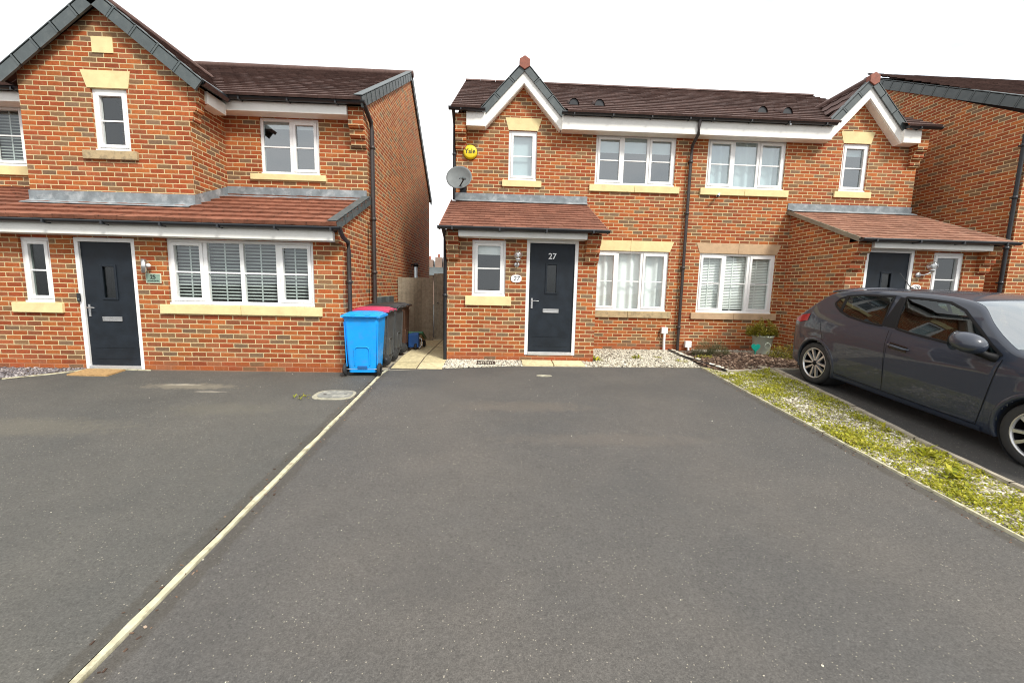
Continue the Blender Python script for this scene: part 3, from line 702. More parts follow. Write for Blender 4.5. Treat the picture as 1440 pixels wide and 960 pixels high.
def kerb_x(y):
    return float(np.interp(-y,[2.25,4.1,5.27,6.21,14],[.80,.585,.40,.32,.30]))
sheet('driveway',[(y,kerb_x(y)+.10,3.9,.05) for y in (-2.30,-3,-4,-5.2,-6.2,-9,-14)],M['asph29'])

def slabs(name,cells,mat,z=.012):
    m=MB()
    for (x0,x1,y0,y1) in cells:
        g=.011
        zz=[G(y0,z),G(y1,z)]
        r=random.random()
        q=.017; v=[(x0+g,y0+q,zz[0]),(x1-g,y0+q,zz[0]),(x1-g,y1-q,zz[1]),(x0+g,y1-q,zz[1])]
        m.add(v+[(a,b,c-.04) for a,b,c in v],[(0,1,2,3),(0,4,5,1),(1,5,6,2),(2,6,7,3),(3,7,4,0)],r)
    o=m.build(name,mat); o['kind']='structure'; return o
cells=[]
y=-2.42
for i in range(9):
    for k in range(2):
        a=-6.06+k*.445; cells.append((a,a+.445,y+.45*i,y+.45*(i+1)))
slabs('path',cells,M['slab'])
poly_b=MB(); poly_b.add([(-6.06,-2.42,G(-2.42,.004)),(-5.17,-2.42,G(-2.42,.004)),(-5.17,-1.6,.004),(-6.06,-1.6,.004),(-5.17,1.65,.004),(-6.06,1.65,.004)],[(0,1,2,3),(3,2,4,5)],.5); o=poly_b.build('path_bedding',M['soil']); o['kind']='structure'
slabs('path',[(-3.78,-3.20,-2.12,-1.72),(-3.20,-2.62,-2.10,-1.72)],M['slab'],.03)

# gravel beds under the loose stones
def poly_sheet(name,pts,mat,dz):
    m=MB(); m.add([(x,y,G(y,dz)) for x,y in pts],[tuple(range(len(pts)))],.5); o=m.build(name,mat); o['kind']='structure'; return o
bedA=[(-5.17,-1.70),(-5.17,-2.36),(-3.96,-2.13),(-3.78,-2.12),(-3.78,-1.70)]
bedB=[(-2.62,-2.10),(-.46,-2.03),(-.30,-.9),(-.22,-.0),(-2.40,-.0),(-2.40,-1.70),(-2.62,-1.70)]
poly_sheet('gravel_bed',bedA,M['gravel_bed'],.003); poly_sheet('gravel_bed',bedB,M['gravel_bed'],.003)
m=MB(); ys=[-2.0,-2.3,-3,-4,-5,-6,-8,-11,-14]; vs=[]
for y in ys: vs+= [(-.44,y,G(y,.004)),(kerb_x(y)+.02 if y<-2.25 else .8,y,G(y,.05))]
m.add(vs,[(2*i,2*i+1,2*i+3,2*i+2) for i in range(len(ys)-1)],.5); o=m.build('verge_strip',M['gravel_bed']); o['kind']='structure'
poly_sheet('flower_bed',[(-.46,-2.03),(-.2,-2.36),(.75,-2.22),(2.6,-2.2),(2.6,0),(-.22,0),(-.30,-.9)],M['soil'],.006)
poly_sheet('gravel_bed',[(-10.70,-2.69),(-11.3,-3.30),(-15,-3.45),(-15,-2.69)],M['soil'],.004)
poly_sheet('side_passage',[(-6.72,-2.69),(-6.05,-2.50),(-6.05,1.6),(-6.72,1.6)],M['kerb'],.004)

def ico():
    bm=bmesh.new(); bmesh.ops.create_icosphere(bm,subdivisions=1,radius=1); v=np.array([x.co for x in bm.verts]); f=np.array([[q.index for q in p.verts] for p in bm.faces]); bm.free(); return v,f
IV,IF=ico()
def in_poly(P,x,y):
    c=np.zeros(len(x),bool); n=len(P)
    for i in range(n):
        (x1,y1),(x2,y2)=P[i],P[(i+1)%n]
        k=((y1>y)!=(y2>y))&(x<(x2-x1)*(y-y1)/((y2-y1) or 1e-9)+x1); c^=k
    return c
def vec_mesh(name,V,F,rnd,mat,smooth=False):
    me=bpy.data.meshes.new(name); nv,nf,k=len(V),len(F),F.shape[1]
    me.vertices.add(nv); me.vertices.foreach_set('co',V.astype(np.float32).ravel())
    me.loops.add(nf*k); me.loops.foreach_set('vertex_index',F.astype(np.int32).ravel())
    me.polygons.add(nf); me.polygons.foreach_set('loop_start',np.arange(0,nf*k,k,dtype=np.int32)); me.polygons.foreach_set('loop_total',np.full(nf,k,dtype=np.int32))
    me.polygons.foreach_set('use_smooth',np.full(nf,smooth))
    at=me.attributes.new('rnd','FLOAT','FACE'); at.data.foreach_set('value',rnd.astype(np.float32))
    me.update(calc_edges=True); me.validate(); me.materials.append(mat)
    o=bpy.data.objects.new(name,me); col.objects.link(o); return o
def zfun(x,y,dzf): return np.where(y<-1.6,.07*(y+1.6),0)+dzf(x,y)
def stones(name,poly,n,smin,smax,mat,dzf=lambda x,y:.006,mask=None,flat=.65):
    P=np.array(poly); x=rng.uniform(P[:,0].min(),P[:,0].max(),n*3); y=rng.uniform(P[:,1].min(),P[:,1].max(),n*3)
    k=in_poly(poly,x,y)
    if mask is not None: k&=mask(x,y)
    x,y=x[k][:n],y[k][:n]; n=len(x)
    s=rng.uniform(smin,smax,(n,1,1))*rng.uniform(.6,1.25,(n,1,3))*np.array([1,1,flat])
    a=rng.uniform(0,6.28,n); V=IV[None]*s*(1+rng.uniform(-.18,.18,(n,len(IV),1)))
    ca,sa=np.cos(a)[:,None],np.sin(a)[:,None]
    V=np.stack([V[...,0]*ca-V[...,1]*sa,V[...,0]*sa+V[...,1]*ca,V[...,2]],-1)
    V+=np.stack([x,y,zfun(x,y,dzf)+s[:,0,2]*.35],-1)[:,None]
    F=(IF[None]+np.arange(n)[:,None,None]*len(IV)).reshape(-1,3)
    r=np.repeat(rng.uniform(0,1,n),len(IF)); o=vec_mesh(name,V.reshape(-1,3),F,r,mat); return o
def stuff(o,label,cat): o['kind']='stuff'; o['label']=label; o['category']=cat; return o
stuff(stones('gravel',bedA,3600,.009,.022,M['gravel']),'pale gravel in front of the porch of number 27','gravel')
stuff(stones('gravel',bedB,7500,.009,.022,M['gravel']),'pale gravel between the front step and the flower bed','gravel')
stuff(stones('gravel',[(-10.72,-2.70),(-11.3,-3.26),(-14.5,-3.4),(-14.5,-2.70)],2600,.010,.024,M['slate']),'purple grey stone chips along the left house wall','gravel')
strip=[(-.43,-2.05),(-.22,-2.38),(.70,-2.26),(.56,-4.1),(.37,-5.27),(.29,-6.2),(.29,-8.6),(-.43,-8.6)]
sdz=lambda x,y: np.interp(x,[-.44,.55],[.006,.05])
from mathutils import noise as mn
def nz(x,y,s,o=0.): return np.array([mn.noise(Vector((a*s+o,b*s,o))) for a,b in zip(x,y)])
stuff(stones('gravel',strip,15000,.007,.018,M['gravel_strip'],sdz),'white gravel showing through the weedy strip','gravel')
bedP=[(-.38,-1.95),(-.18,-2.30),(.72,-2.20),(2.3,-2.2),(2.3,-.05),(-.2,-.05)]
stuff(stones('gravel',[(.35,-.42),(1.0,-.62),(2.3,-.55),(2.35,-.02),(.3,-.02)],1500,.008,.020,M['gravel'],lambda x,y:.035),'pale gravel along the wall behind the flower bed','gravel')
# bark chips
def chips(name,poly,n,mat,dzf,mask=None,sc=1.,dp=.02):
    P=np.array(poly); x=rng.uniform(P[:,0].min(),P[:,0].max(),n*2); y=rng.uniform(P[:,1].min(),P[:,1].max(),n*2)
    k=in_poly(poly,x,y)
    if mask is not None:k&=mask(x,y)
    x,y=x[k][:n],y[k][:n]; n=len(x)
    L=rng.uniform(.016,.042,n)*sc; W=L*rng.uniform(.3,.6,n); T=rng.uniform(.003,.008,n)*sc
    a=rng.uniform(0,6.28,n); p=rng.uniform(-.5,.5,n)
    B=np.array([(sx,sy,sz) for sz in(-1,1) for sy in (-1,1) for sx in (-1,1)],float)
    V=B[None]*np.stack([L,W,T],-1)[:,None]
    x2=V[...,0]*np.cos(p)[:,None]-V[...,2]*np.sin(p)[:,None]; z2=V[...,0]*np.sin(p)[:,None]+V[...,2]*np.cos(p)[:,None]
    ca,sa=np.cos(a)[:,None],np.sin(a)[:,None]
    V=np.stack([x2*ca-V[...,1]*sa,x2*sa+V[...,1]*ca,z2],-1)+np.stack([x,y,zfun(x,y,dzf)+rng.uniform(0,dp,n)],-1)[:,None]
    Q=np.array([(0,2,3,1),(4,5,7,6),(0,1,5,4),(1,3,7,5),(3,2,6,7),(2,0,4,6)])
    F=(Q[None]+np.arange(n)[:,None,None]*8).reshape(-1,4)
    return vec_mesh(name,V.reshape(-1,3),F,np.repeat(rng.uniform(0,1,n),6),mat)
bump_=lambda x,y:.02+.07*np.exp(-((x-.9)**2/.5+(y+1.2)**2/.25))
stuff(chips('bark_mulch',bedP,4200,M['bark'],bump_,lambda x,y:y<-.42-.1*np.sin(x*5)),'dark bark mulch covering the flower bed beside the drive','mulch')
m=MB(); xs=np.linspace(-.3,2.4,28); ys=np.linspace(-2.22,-.1,22); vs=[(x,y,float(zfun(np.array([x]),np.array([y]),lambda a,b:bump_(a,b)-.015)[0])) for y in ys for x in xs if True]
m.add(vs,[(r*28+i,r*28+i+1,(r+1)*28+i+1,(r+1)*28+i) for r in range(21) for i in range(27)
   if in_poly(bedP,np.array([(xs[i]+xs[i+1])/2]),np.array([(ys[r]+ys[r+1])/2]))[0]],.5); o=m.build('flower_bed',M['soil']); o['kind']='structure'

# leaves
def leaves(name,C,Ln,Wd,az,el,mat,rnd,cup=.25):
    """C (n,3) base points; each leaf a folded 6 vertex blade"""
    n=len(C); d=np.stack([np.cos(az)*np.cos(el),np.sin(az)*np.cos(el),np.sin(el)],-1)
    s=np.stack([-np.sin(az),np.cos(az),np.zeros(n)],-1); u=np.cross(s,d)*-1
    L=Ln[:,None]; W=Wd[:,None]
    p0=C; p1=C+d*L*.35+s*W*.8+u*W*cup; p2=C+d*L*.75+s*W*.9-u*L*.05+u*W*cup; p3=C+d*L-u*L*.22; p4=C+d*L*.75-s*W*.9-u*L*.05+u*W*cup; p5=C+d*L*.35-s*W*.8+u*W*cup
    m1=C+d*L*.35; m2=C+d*L*.75-u*L*.06
    V=np.stack([p0,p1,p2,p3,p4,p5,m1,m2],1).reshape(-1,3)
    Q=np.array([(0,1,6,6),(6,1,2,7),(7,2,3,3),(0,6,5,5),(6,7,4,5),(7,3,4,4)])
    T=np.array([(0,1,6),(6,1,2),(6,2,7),(7,2,3),(0,6,5),(6,7,4),(6,4,5),(7,3,4)])
    F=(T[None]+np.arange(n)[:,None,None]*8).reshape(-1,3)
    return vec_mesh(name,V,F,np.repeat(rnd,8),mat,True)
def weed_patch():
    P=np.array(strip); n=125000; x=rng.uniform(-.43,.80,n); y=rng.uniform(-8.4,-2.1,n)
    k=in_poly(strip,x,y); x,y=x[k],y[k]
    d=.7*nz(x,y,2.2)+.6*nz(x,y,5,3.)+.4*nz(x,y,14,5.)
    keep=rng.uniform(0,1,len(x))<np.clip(.55+.65*d,.10,.92)*np.where((x-.02)**2/.06+(y+4.35)**2/.35<1,.25,1)*np.clip((x+.50)/.12,.15,1)
    x,y,d=x[keep],y[keep],d[keep]; x,y,d=x[:60000],y[:60000],d[:60000]; n=len(x)
    big=np.clip((-y-2.5)/4.5,0,1)
    L=rng.uniform(.009,.028,n)*(1+.55*big*(rng.uniform(0,1,n)<.25))*(1+.5*np.clip(d,0,1)); W=L*rng.uniform(.12,.36,n)
    el=rng.uniform(.1,1.25,n); az=rng.uniform(0,6.28,n)
    z=zfun(x,y,sdz)+rng.uniform(0,.035,n)*np.clip(d+.3,.1,1)
    r=np.clip(rng.normal(.5,.22,n)+.2*d,0,1)
    stuff(leaves('weeds',np.stack([x,y,z],-1),L,W,az,el,M['weed'],r),'yellow green weeds and clover growing through the gravel strip','weeds')
weed_patch()
def rosette(name,x,y,n,L,dz,label,grp,mat='weed',up=.5,spread=.03):
    az=rng.uniform(0,6.28,n); el=rng.uniform(up*.3,up*2.2,n).clip(0,1.45)
    C=np.stack([x+rng.normal(0,spread,n),y+rng.normal(0,spread,n),np.full(n,G(y,dz))+rng.uniform(0,.015,n)],-1)
    LL=rng.uniform(.5,1,n)*L
    o=leaves(name,C,LL,LL*rng.uniform(.12,.22,n),az,el,M[mat],np.clip(rng.normal(.5,.22,n),0,1))
    # origin to the base of the plant
    me=o.data; b=Vector((x,y,G(y,dz))); me.transform(Matrix.Translation(-b)); o.location=b
    return tag(o,label,'weed',grp)
W_='green weeds sprouting from the pale gravel'
rosette('weed_clump',-2.35,-1.62,46,.13,.012,'largest weed tuft, in the gravel just right of the front step',W_,up=.45,spread=.06)
rosette('weed_clump',-1.42,-1.30,30,.11,.012,'weed tuft in the middle of the gravel right of the step',W_,up=.4,spread=.05)
rosette('weed_clump',-.95,-1.20,16,.08,.012,'small flat weed in the gravel nearest the white pipe box',W_,up=.2,spread=.04)
rosette('weed_clump',-.62,-1.62,22,.08,.012,'sparse low weed at the gravel corner by the flower bed edging',W_,up=.25,spread=.07)
rosette('weed_clump',-6.86,-3.93,18,.07,.0,'tuft growing at the left end of the concrete drain cover',W_,up=.4,spread=.05)
D_='tall dandelions beside the kerb'
rosette('dandelion',.12,-5.62,13,.16,.04,'broad leaved dandelion nearest the front wheel',D_,up=.75,spread=.02)
rosette('dandelion',.28,-5.0,12,.12,.04,'broad leaved dandelion further up the kerb from the front wheel',D_,up=.7,spread=.02)
rosette('dandelion',-.02,-6.05,16,.15,.03,'large leafy dandelion near the right edge of the photo',D_,up=.5,spread=.03)

# edgings and kerbs
def strip_edge(name,pts,w,h,mat,dz=0.,kind='structure',jit=.004,jointed=True):
    m=MB(); dens=[]
    for (a,b) in zip(pts[:-1],pts[1:]):
        n=max(1,int(math.dist(a,b)/.16)); dens+= [(a[0]+(b[0]-a[0])*i/n,a[1]+(b[1]-a[1])*i/n) for i in range(n)]
    dens.append(pts[-1]); vs=[]
    if jointed:
        d2=[dens[0]]; run=0
        for p_,q_ in zip(dens[:-1],dens[1:]):
            L=math.dist(p_,q_); run+=L
            if run>.915 and L>.03: f_=1-.012/L; d2.append((p_[0]+(q_[0]-p_[0])*f_,p_[1]+(q_[1]-p_[1])*f_)); run=0
            d2.append(q_)
        dens=d2
    for i,p in enumerate(dens):
        q0=dens[max(i-1,0)]; q1=dens[min(i+1,len(dens)-1)]; d=Vector((q1[0]-q0[0],q1[1]-q0[1])).normalized(); nn=Vector((-d.y,d.x))
        for s in (-1,1):
            j=w/2+random.uniform(-jit,jit); x,y=p[0]+nn.x*j*s,p[1]+nn.y*j*s
            vs+= [(x,y,G(y,dz-.05)),(x-nn.x*.006*s,y-nn.y*.006*s,G(y,dz+h+random.uniform(-.003,.003)))]
    fs=[]; run=0
    for i in range(len(dens)-1):
        a=4*i; run+=math.dist(dens[i],dens[i+1])
        if run>.915-.02 and jointed and math.dist(dens[i],dens[i+1])<.02: run=0; continue
        fs+= [(a,a+1,a+5,a+4),(a+1,a+3,a+7,a+5),(a+3,a+2,a+6,a+7)]
    m.add(vs,fs,.5); o=m.build(name,mat)
    if kind: o['kind']=kind
    return o
strip_edge('edging',[(-6.09,-2.50),(-6.125,-2.75),(-6.13,-5),(-6.135,-8),(-6.14,-13.9)],.052,.008,M['edge'],jointed=False)
strip_edge('edging',[(-.44,-2.02),(-.445,-4),(-.44,-6.5),(-.43,-13.9)],.032,.022,M['edge'])
strip_edge('edging',[(-.44,-2.02),(-2.55,-2.095),(-3.96,-2.125),(-5.15,-2.34),(-6.05,-2.53)],.014,.006,M['kerb'],jit=.002)
strip_edge('edging',[(-9.75,-2.74),(-10.3,-2.71),(-10.68,-2.72),(-11.0,-3.02),(-11.4,-3.32),(-12.4,-3.42),(-15,-3.45)],.035,.014,M['edge'])
strip_edge('kerb',[(.80,-2.25),(.70,-3.1),(.585,-4.1),(.40,-5.27),(.32,-6.21),(.30,-13.9)],.07,.03,M['kerb'],.05)
strip_edge('kerb',[(-.16,-2.38),(.25,-2.36),(.55,-2.25),(.80,-2.20),(2.6,-2.18)],.05,.03,M['kerb'],.03)

# black and white edging of the flower bed
t=thing('bed_edging',(-.25,-1.2,0),'low black edging topped with white stones bordering the bark bed','edging')
m=MB(); 
pts=[(-.24,-.10),(-.30,-.6),(-.34,-1.0),(-.30,-1.5),(-.22,-1.95),(-.12,-2.34)]
for (a,b) in zip(pts[:-1],pts[1:]):
    L=math.dist(a,b); dx,dy=(b[0]-a[0])/L,(b[1]-a[1])/L
    m.obox((a[0],a[1],G(a[1],-.02)),(b[0]-a[0],b[1]-a[1],G(b[1])-G(a[1])),(dy*.03,-dx*.03,0),(0,0,.075))
m.build('edging_strip',M['black'],t)
m=MB()
for i in range(46):
    k=random.random(); s=k*(len(pts)-1); j=int(s); f=s-j; a,b=pts[j],pts[j+1]; x=a[0]+(b[0]-a[0])*f+random.uniform(.015,.07); y=a[1]+(b[1]-a[1])*f
    r=random.uniform(.025,.05); V=IV*np.array([r,r*random.uniform(.7,1.2),r*.55])*(1+rng.uniform(-.2,.2,(len(IV),1)))+np.array([x,y,G(y,.045)])
    m.add([tuple(v) for v in V],[tuple(f) for f in IF],random.uniform(.6,1))
m.build('white_stones',M['gravel'],t)

# ------------------------------------------------------------------ small fixed things
c=thing('manhole_cover',(-6.47,-3.83,G(-3.83)),'weathered oval looking concrete drain cover set in the left drive','drain cover')
m=MB()
def ground_plate(m,cx,cy,rx,ry,h,n=28,p=4.,rot=0.,r=.5,dz=0.):
    top=[];bot=[]
    for k in range(n):
        t_=2*math.pi*k/n; ct,st=math.cos(t_),math.sin(t_)
        x=rx*math.copysign(abs(ct)**(2/p),ct); y=ry*math.copysign(abs(st)**(2/p),st)
        X=cx+x*math.cos(rot)-y*math.sin(rot); Y=cy+x*math.sin(rot)+y*math.cos(rot)
        top.append((X,Y,G(Y,h+dz))); bot.append((X,Y,G(Y,-.03)))
    m.add(top+bot,[tuple(range(n))]+[(k,k+n,(k+1)%n+n,(k+1)%n) for k in range(n)],r)
M['cover']=simple('cover_concrete',(.22,.22,.20),.9,.3,12,bump=.5,bscale=80,dirt=((.46,.44,.36),9,.7))
M['cover_rim']=simple('cover_rim',(.36,.34,.26),.9,.3,14,bump=.5,bscale=60,dirt=((.12,.12,.05),8,.7))
ground_plate(m,-6.47,-3.83,.275,.20,.006,p=3.2); m.build('cover_frame',M['cover_rim'],c)
m=MB(); ground_plate(m,-6.46,-3.82,.225,.155,.012,p=3.2); m.build('cover_lid',M['cover'],c)
m=MB(); [m.box(x_-.02,x_+.02,-3.835,-3.815,G(-3.82,.010),G(-3.82,.0135)) for x_ in (-6.60,-6.32)]; m.build('lifting_slots',M['black'],c)
m=MB(); ground_plate(m,-3.45,-2.72,.13,.055,.006,n=20,p=2.2); o=m.build('stopcock_cover',M['cover_rim']); tag(o,'small pale stopcock cover at the top of the centre drive','drain cover')
c=thing('drain_grate',(-4.43,-1.98,G(-1.98)),'dark square drain grating in the gravel below the porch window','drain')
m=MB(); x0,x1,y0,y1=-4.60,-4.27,-2.10,-1.86
for a,b,cc,d in ((x0,x1,y0,y0+.02),(x0,x1,y1-.02,y1),(x0,x0+.02,y0,y1),(x1-.02,x1,y0,y1)): m.obox((a,cc,G(cc,.0)),(b-a,0,0),(0,d-cc,G(d)-G(cc)),(0,0,.028))
m.build('grate_frame',M['black'],c)
m=MB()
for i in range(9):
    x=x0+.035+i*.032; m.obox((x,y0+.02,G(y0+.02,.005)),(.014,0,0),(0,y1-y0-.04,G(y1)-G(y0)),(0,0,.018))
m.build('grate_bars',M['black'],c)
# doormat
M['coir']=simple('coir_mat',(.42,.26,.11),.95,.3,30,bump=.8,bscale=200)
m=MB(); pts=[(-10.72,-3.08),(-10.12,-3.10),(-10.13,-2.76),(-10.73,-2.74)]
m.add([(x,y,G(y,.022)) for x,y in pts]+[(x,y,G(y,.0)) for x,y in pts],[(0,1,2,3),(0,4,5,1),(1,5,6,2),(2,6,7,3),(3,7,4,0)],.5)
o=m.build('doormat',M['coir']); tag(o,'tan coir doormat lying in front of the left house door','doormat')

# alarm box
c=thing('alarm_box',(-4.88,-.002,4.245),'round yellow burglar alarm box high on the wall beside the gable','alarm')
M['yellow']=simple('yellow_plastic',(.80,.62,.02),.35,.05,4)
m=MB(); m.lathe([(.0,-.075),(.115,-.075),(.135,-.065),(.15,-.03),(.152,-.002)],(-4.88,0,4.245),'y',32); m.build('alarm_cover',M['yellow'],c)
m=MB(); m.lathe([(.153,-.012),(.158,-.012),(.158,-.001),(.153,-.001)],(-4.88,0,4.245),'y',32); m.build('back_plate',M['black'],c)
text('Yale',.135,(-4.88,-.0765,4.25),M['ink'],'lettering',c,bold=.0015)
# satellite dish
c=thing('satellite_dish',(-5.06,-.02,3.45),'grey oval satellite dish on the corner of the centre house','satellite dish')
M['dish']=simple('grey_mesh_dish',(.17,.185,.185),.55,.12,6)
nrm=Vector((-.30,-.80,.30)).normalized(); u=Vector((0,0,1)).cross(nrm).normalized(); u=(u*.88+nrm.cross(u)*-.47).normalized(); w=nrm.cross(u)
m=MB(); vs=[];cen=Vector((-5.09,-.40,3.63)); nr,na=8,32
for i in range(nr+1):
    q=i/nr
    for k in range(na):
        t_=2*math.pi*k/na; vs.append(cen+u*(.31*q*math.cos(t_))+w*(.25*q*math.sin(t_))+nrm*(.06*(q*q-1)))
m.add(vs,[(i*na+k,i*na+(k+1)%na,(i+1)*na+(k+1)%na,(i+1)*na+k) for i in range(nr) for k in range(na)],.5,True)
o=m.build('dish',M['dish'],c); sd=o.modifiers.new('solid','SOLIDIFY'); sd.thickness=.008
m=MB(); b0=cen-w*.0+u*.0; low=cen+Vector((.0,.0,-.225)); foc=cen+nrm*.22+Vector((.20,0,-.15))
m.tube([low,low+(foc-low)*.6,foc],.014,8); m.build('feed_arm',M['black'],c)
m=MB(); dd=(cen-foc).normalized(); m.tube([foc-dd*.05,foc+dd*.03,foc+dd*.05],[.022,.028,.036],12); m.build('receiver',M['verge'],c)
m=MB(); m.tube([cen-nrm*.06,cen+Vector((.05,.22,-.08)),(-5.02,-.03,3.5)],.02,8); m.box(-5.09,-4.95,-.02,-.002,3.40,3.58); m.build('wall_bracket',M['black'],c)
# wall lanterns with globes
M['clear']=glass_mat('clear_globe',(.97,.98,.98),.16,.03)
def globe_lamp(x,label,dx):
    y=-1.70; c=thing('wall_lantern',(x,y,1.78),label,'lamp','glass globe wall lanterns')
    m=MB(); m.lathe([(0,-.03),(.045,-.03),(.05,-.012),(.052,-.001)],(x,y,1.79),'y',20); m.build('wall_plate',M['chrome'],c)
    m=MB(); m.tube([(x,y-.02,1.79),(x+dx*.3,y-.075,1.785),(x+dx*.6,y-.10,1.81),(x+dx,y-.10,1.85)],.012,8); m.lathe([(.0,0),(.03,.0),(.045,.03),(.05,.05),(.046,.055)],(x+dx,y-.10,1.84),'z',16); m.build('lamp_arm',M['chrome'],c)
    m=MB(); prof=[(.085*math.sin(a)+.001,.085*-math.cos(a)) for a in [math.pi*k/12 for k in range(13)]]; m.lathe(prof,(x+dx,y-.10,1.965),'z',20); g=m.build('globe',M['clear'],c)
    m=MB(); m.lathe([(.001,-.04),(.018,-.035),(.026,0),(.02,.035),(.001,.045)],(x+dx,y-.10,1.95),'z',12); m.build('bulb',M['white_paint'],c)
globe_lamp(-3.90,'clear glass globe lantern between the porch window and door 27',.015)
globe_lamp(3.82,'clear glass globe lantern on the porch behind the grey car',.17)
# house number plaques
def oval_plaque(x,z,num,label):
    c=thing('number_plaque',(x,-1.702,z),label,'house number','house number plaques')
    m=MB(); n=28; m.prism([(x+.098*math.copysign(abs(math.cos(2*math.pi*k/n))**.75,math.cos(2*math.pi*k/n)),z+.070*math.copysign(abs(math.sin(2*math.pi*k/n))**.75,math.sin(2*math.pi*k/n))) for k in range(n)],'y',-1.715,-1.7015)
    m.build('plaque',M['upvc'],c,bevel=.003)
    text(num,.115,(x,-1.7165,z),M['ink'],'number',c,shear=.25)
oval_plaque(-3.905,1.533,'27','white oval plaque with black 27 between window and door'); oval_plaque(3.815,1.535,'29','white plaque with black 29 showing just above the car roof')
c=thing('number_plaque',(-9.63,-2.692,1.382),'green slate plaque numbered 25 on the left house wall','house number','house number plaques')
M['greenslate']=simple('green_slate',(.22,.32,.25),.6,.2,14); M['creamtxt']=simple('cream_border',(.62,.62,.48),.6,.05)
m=MB(); m.box(-9.745,-9.515,-2.706,-2.691,1.305,1.460); m.build('border',M['creamtxt'],c,bevel=.004)
m=MB(); m.box(-9.733,-9.527,-2.710,-2.7062,1.317,1.448); m.build('plaque',M['greenslate'],c)
text('25',.085,(-9.63,-2.7115,1.40),M['ink'],'number',c,bold=.002)
m=MB()
for i in range(13): 
    x=-9.715+i*.0135+random.uniform(0,.002); m.box(x,x+.009,-2.7115,-2.7103,1.333,1.333+random.choice((.012,.016,.02)))
m.build('small_lettering',M['ink'],c)
# lamp and bell of the left house
c=thing('wall_lamp',(-9.69,-2.692,1.56),'steel cylinder wall lamp with motion sensor above the 25 plaque','lamp')
m=MB(); m.lathe([(.0,-.105),(.035,-.105),(.035,.105),(.0,.105)],(-9.70,-2.775,1.565),'z',16); m.build('lamp_body',M['chrome'],c)
m=MB(); m.box(-9.73,-9.67,-2.745,-2.691,1.52,1.61); m.build('wall_mount',M['chrome'],c)
m=MB(); m.lathe([(.0,-.03),(.022,-.026),(.03,0),(.02,.02),(.0,.022)],(-9.63,-2.77,1.575),'y',12); m.tube([(-9.67,-2.76,1.56),(-9.63,-2.76,1.57)],.012,8); m.build('sensor',M['white_paint'],c)
c=thing('video_doorbell',(-10.765,-2.69,1.06),'small black doorbell fixed to the left house door frame','doorbell')
m=MB(); m.box(-10.795,-10.745,-2.725,-2.704,.995,1.125); m.build('bell_body',M['black'],c,bevel=.006)
m=MB(); m.lathe([(.0,-.004),(.013,-.003),(.015,.0)],(-10.77,-2.725,1.03),'y',12); m.build('button',M['verge'],c)
# camera under the sill
c=thing('security_camera',(.66,-.04,3.55),'small white security camera below the upper window of number 29','camera')
m=MB(); m.tube([(.68,-.03,3.56),(.66,-.06,3.54),(.62,-.09,3.52)],.016,8); m.box(.63,.72,-.04,-.002,3.535,3.60) if 0 else None; m.lathe([(0,-.02),(.03,-.02),(.03,-.0005),(0,0)],(.68,0,3.56),'y',12); m.build('mount',M['upvc'],c)
m=MB(); m.tube([(.645,-.06,3.525),(.575,-.16,3.475)],.03,12); m.build('camera_body',M['upvc'],c)
m=MB(); m.tube([(.575,-.16,3.475),(.571,-.166,3.472)],.024,12); m.build('lens',M['black'],c)
# service boxes on the wall
def service_box(x,z0,z1,w,label,loop,pz=0):
    c=thing('service_box',(x,-.002,z0),label,'cable box','white cable boxes low on the wall')
    m=MB(); m.box(x-w/2,x+w/2,-.075,-.002,z0,z1); m.build('box_cover',M['upvc'],c,bevel=.008)
    m=MB(); m.tube([(x+.005,-.05,z0+.01),(x+.005,-.05,z0*.5),(x+.015,-.055,0.02)],.030,12); m.build('conduit',M['upvc'],c)
    m=MB(); m.tube([(x+loop*w*.45,-.03,z0+.06),(x+loop*(w*.5+.05),-.02,z0+.02),(x+loop*(w*.5+.055),-.02,z0-.06 if z0>.2 else .02),(x+loop*.05,-.03,max(.0,z0-.14))],.006,6); m.build('cable',M['black'],c)
service_box(-.365,.40,.545,.145,'higher white box with a long pipe left of the downpipe',-1)
service_box(.215,.085,.235,.15,'low white box with a short pipe right of the downpipe',1)

# ------------------------------------------------------------------ fence and gate
def boards(mb,x0,x1,y,z0,z1,w=.098):
    x=x0
    while x<x1-.02:
        b=min(x1,x+w); j=random.uniform(-.006,.006); mb.box(x+.003,b-.002,y+j,y+.018+j,z0+random.uniform(0,.015),z1+random.uniform(-.008,.008),random.random()); x+=w
M['fence']=tile_mat('weathered_fence',(.255,.22,.16),(.375,.33,.25))
c=thing('wooden_fence',(-6.3,1.0,0),'grey weathered close boarded fence panel behind the bins','fence')
m=MB(); boards(m,-6.69,-5.93,1.0,-.05,1.56); m.build('boards',M['fence'],c)
m=MB(); m.box(-5.925,-5.83,.98,1.07,-.1,1.62); m.build('post',M['fence'],c)
m=MB(); [m.box(-6.69,-5.93,1.025,1.06,z,z+.08) for z in (.2,.8,1.35)]; m.build('rail',M['fence'],c)
c=thing('garden_gate',(-5.5,1.12,0),'taller boarded side gate across the path beside the centre house','gate')
m=MB(); boards(m,-5.82,-5.22,1.10,.03,1.68); m.build('boards',M['fence'],c)
m=MB(); [m.box(-5.82,-5.22,1.125,1.16,z,z+.09) for z in (.25,.85,1.4)]; m.build('rail',M['fence'],c)
m=MB(); m.lathe([(.03,-.012),(.03,0)],(-5.72,1.09,.95),'y',10); m.tube([(-5.72,1.09,.95),(-5.72,1.06,.95)],.012,8); m.build('latch',M['black'],c)

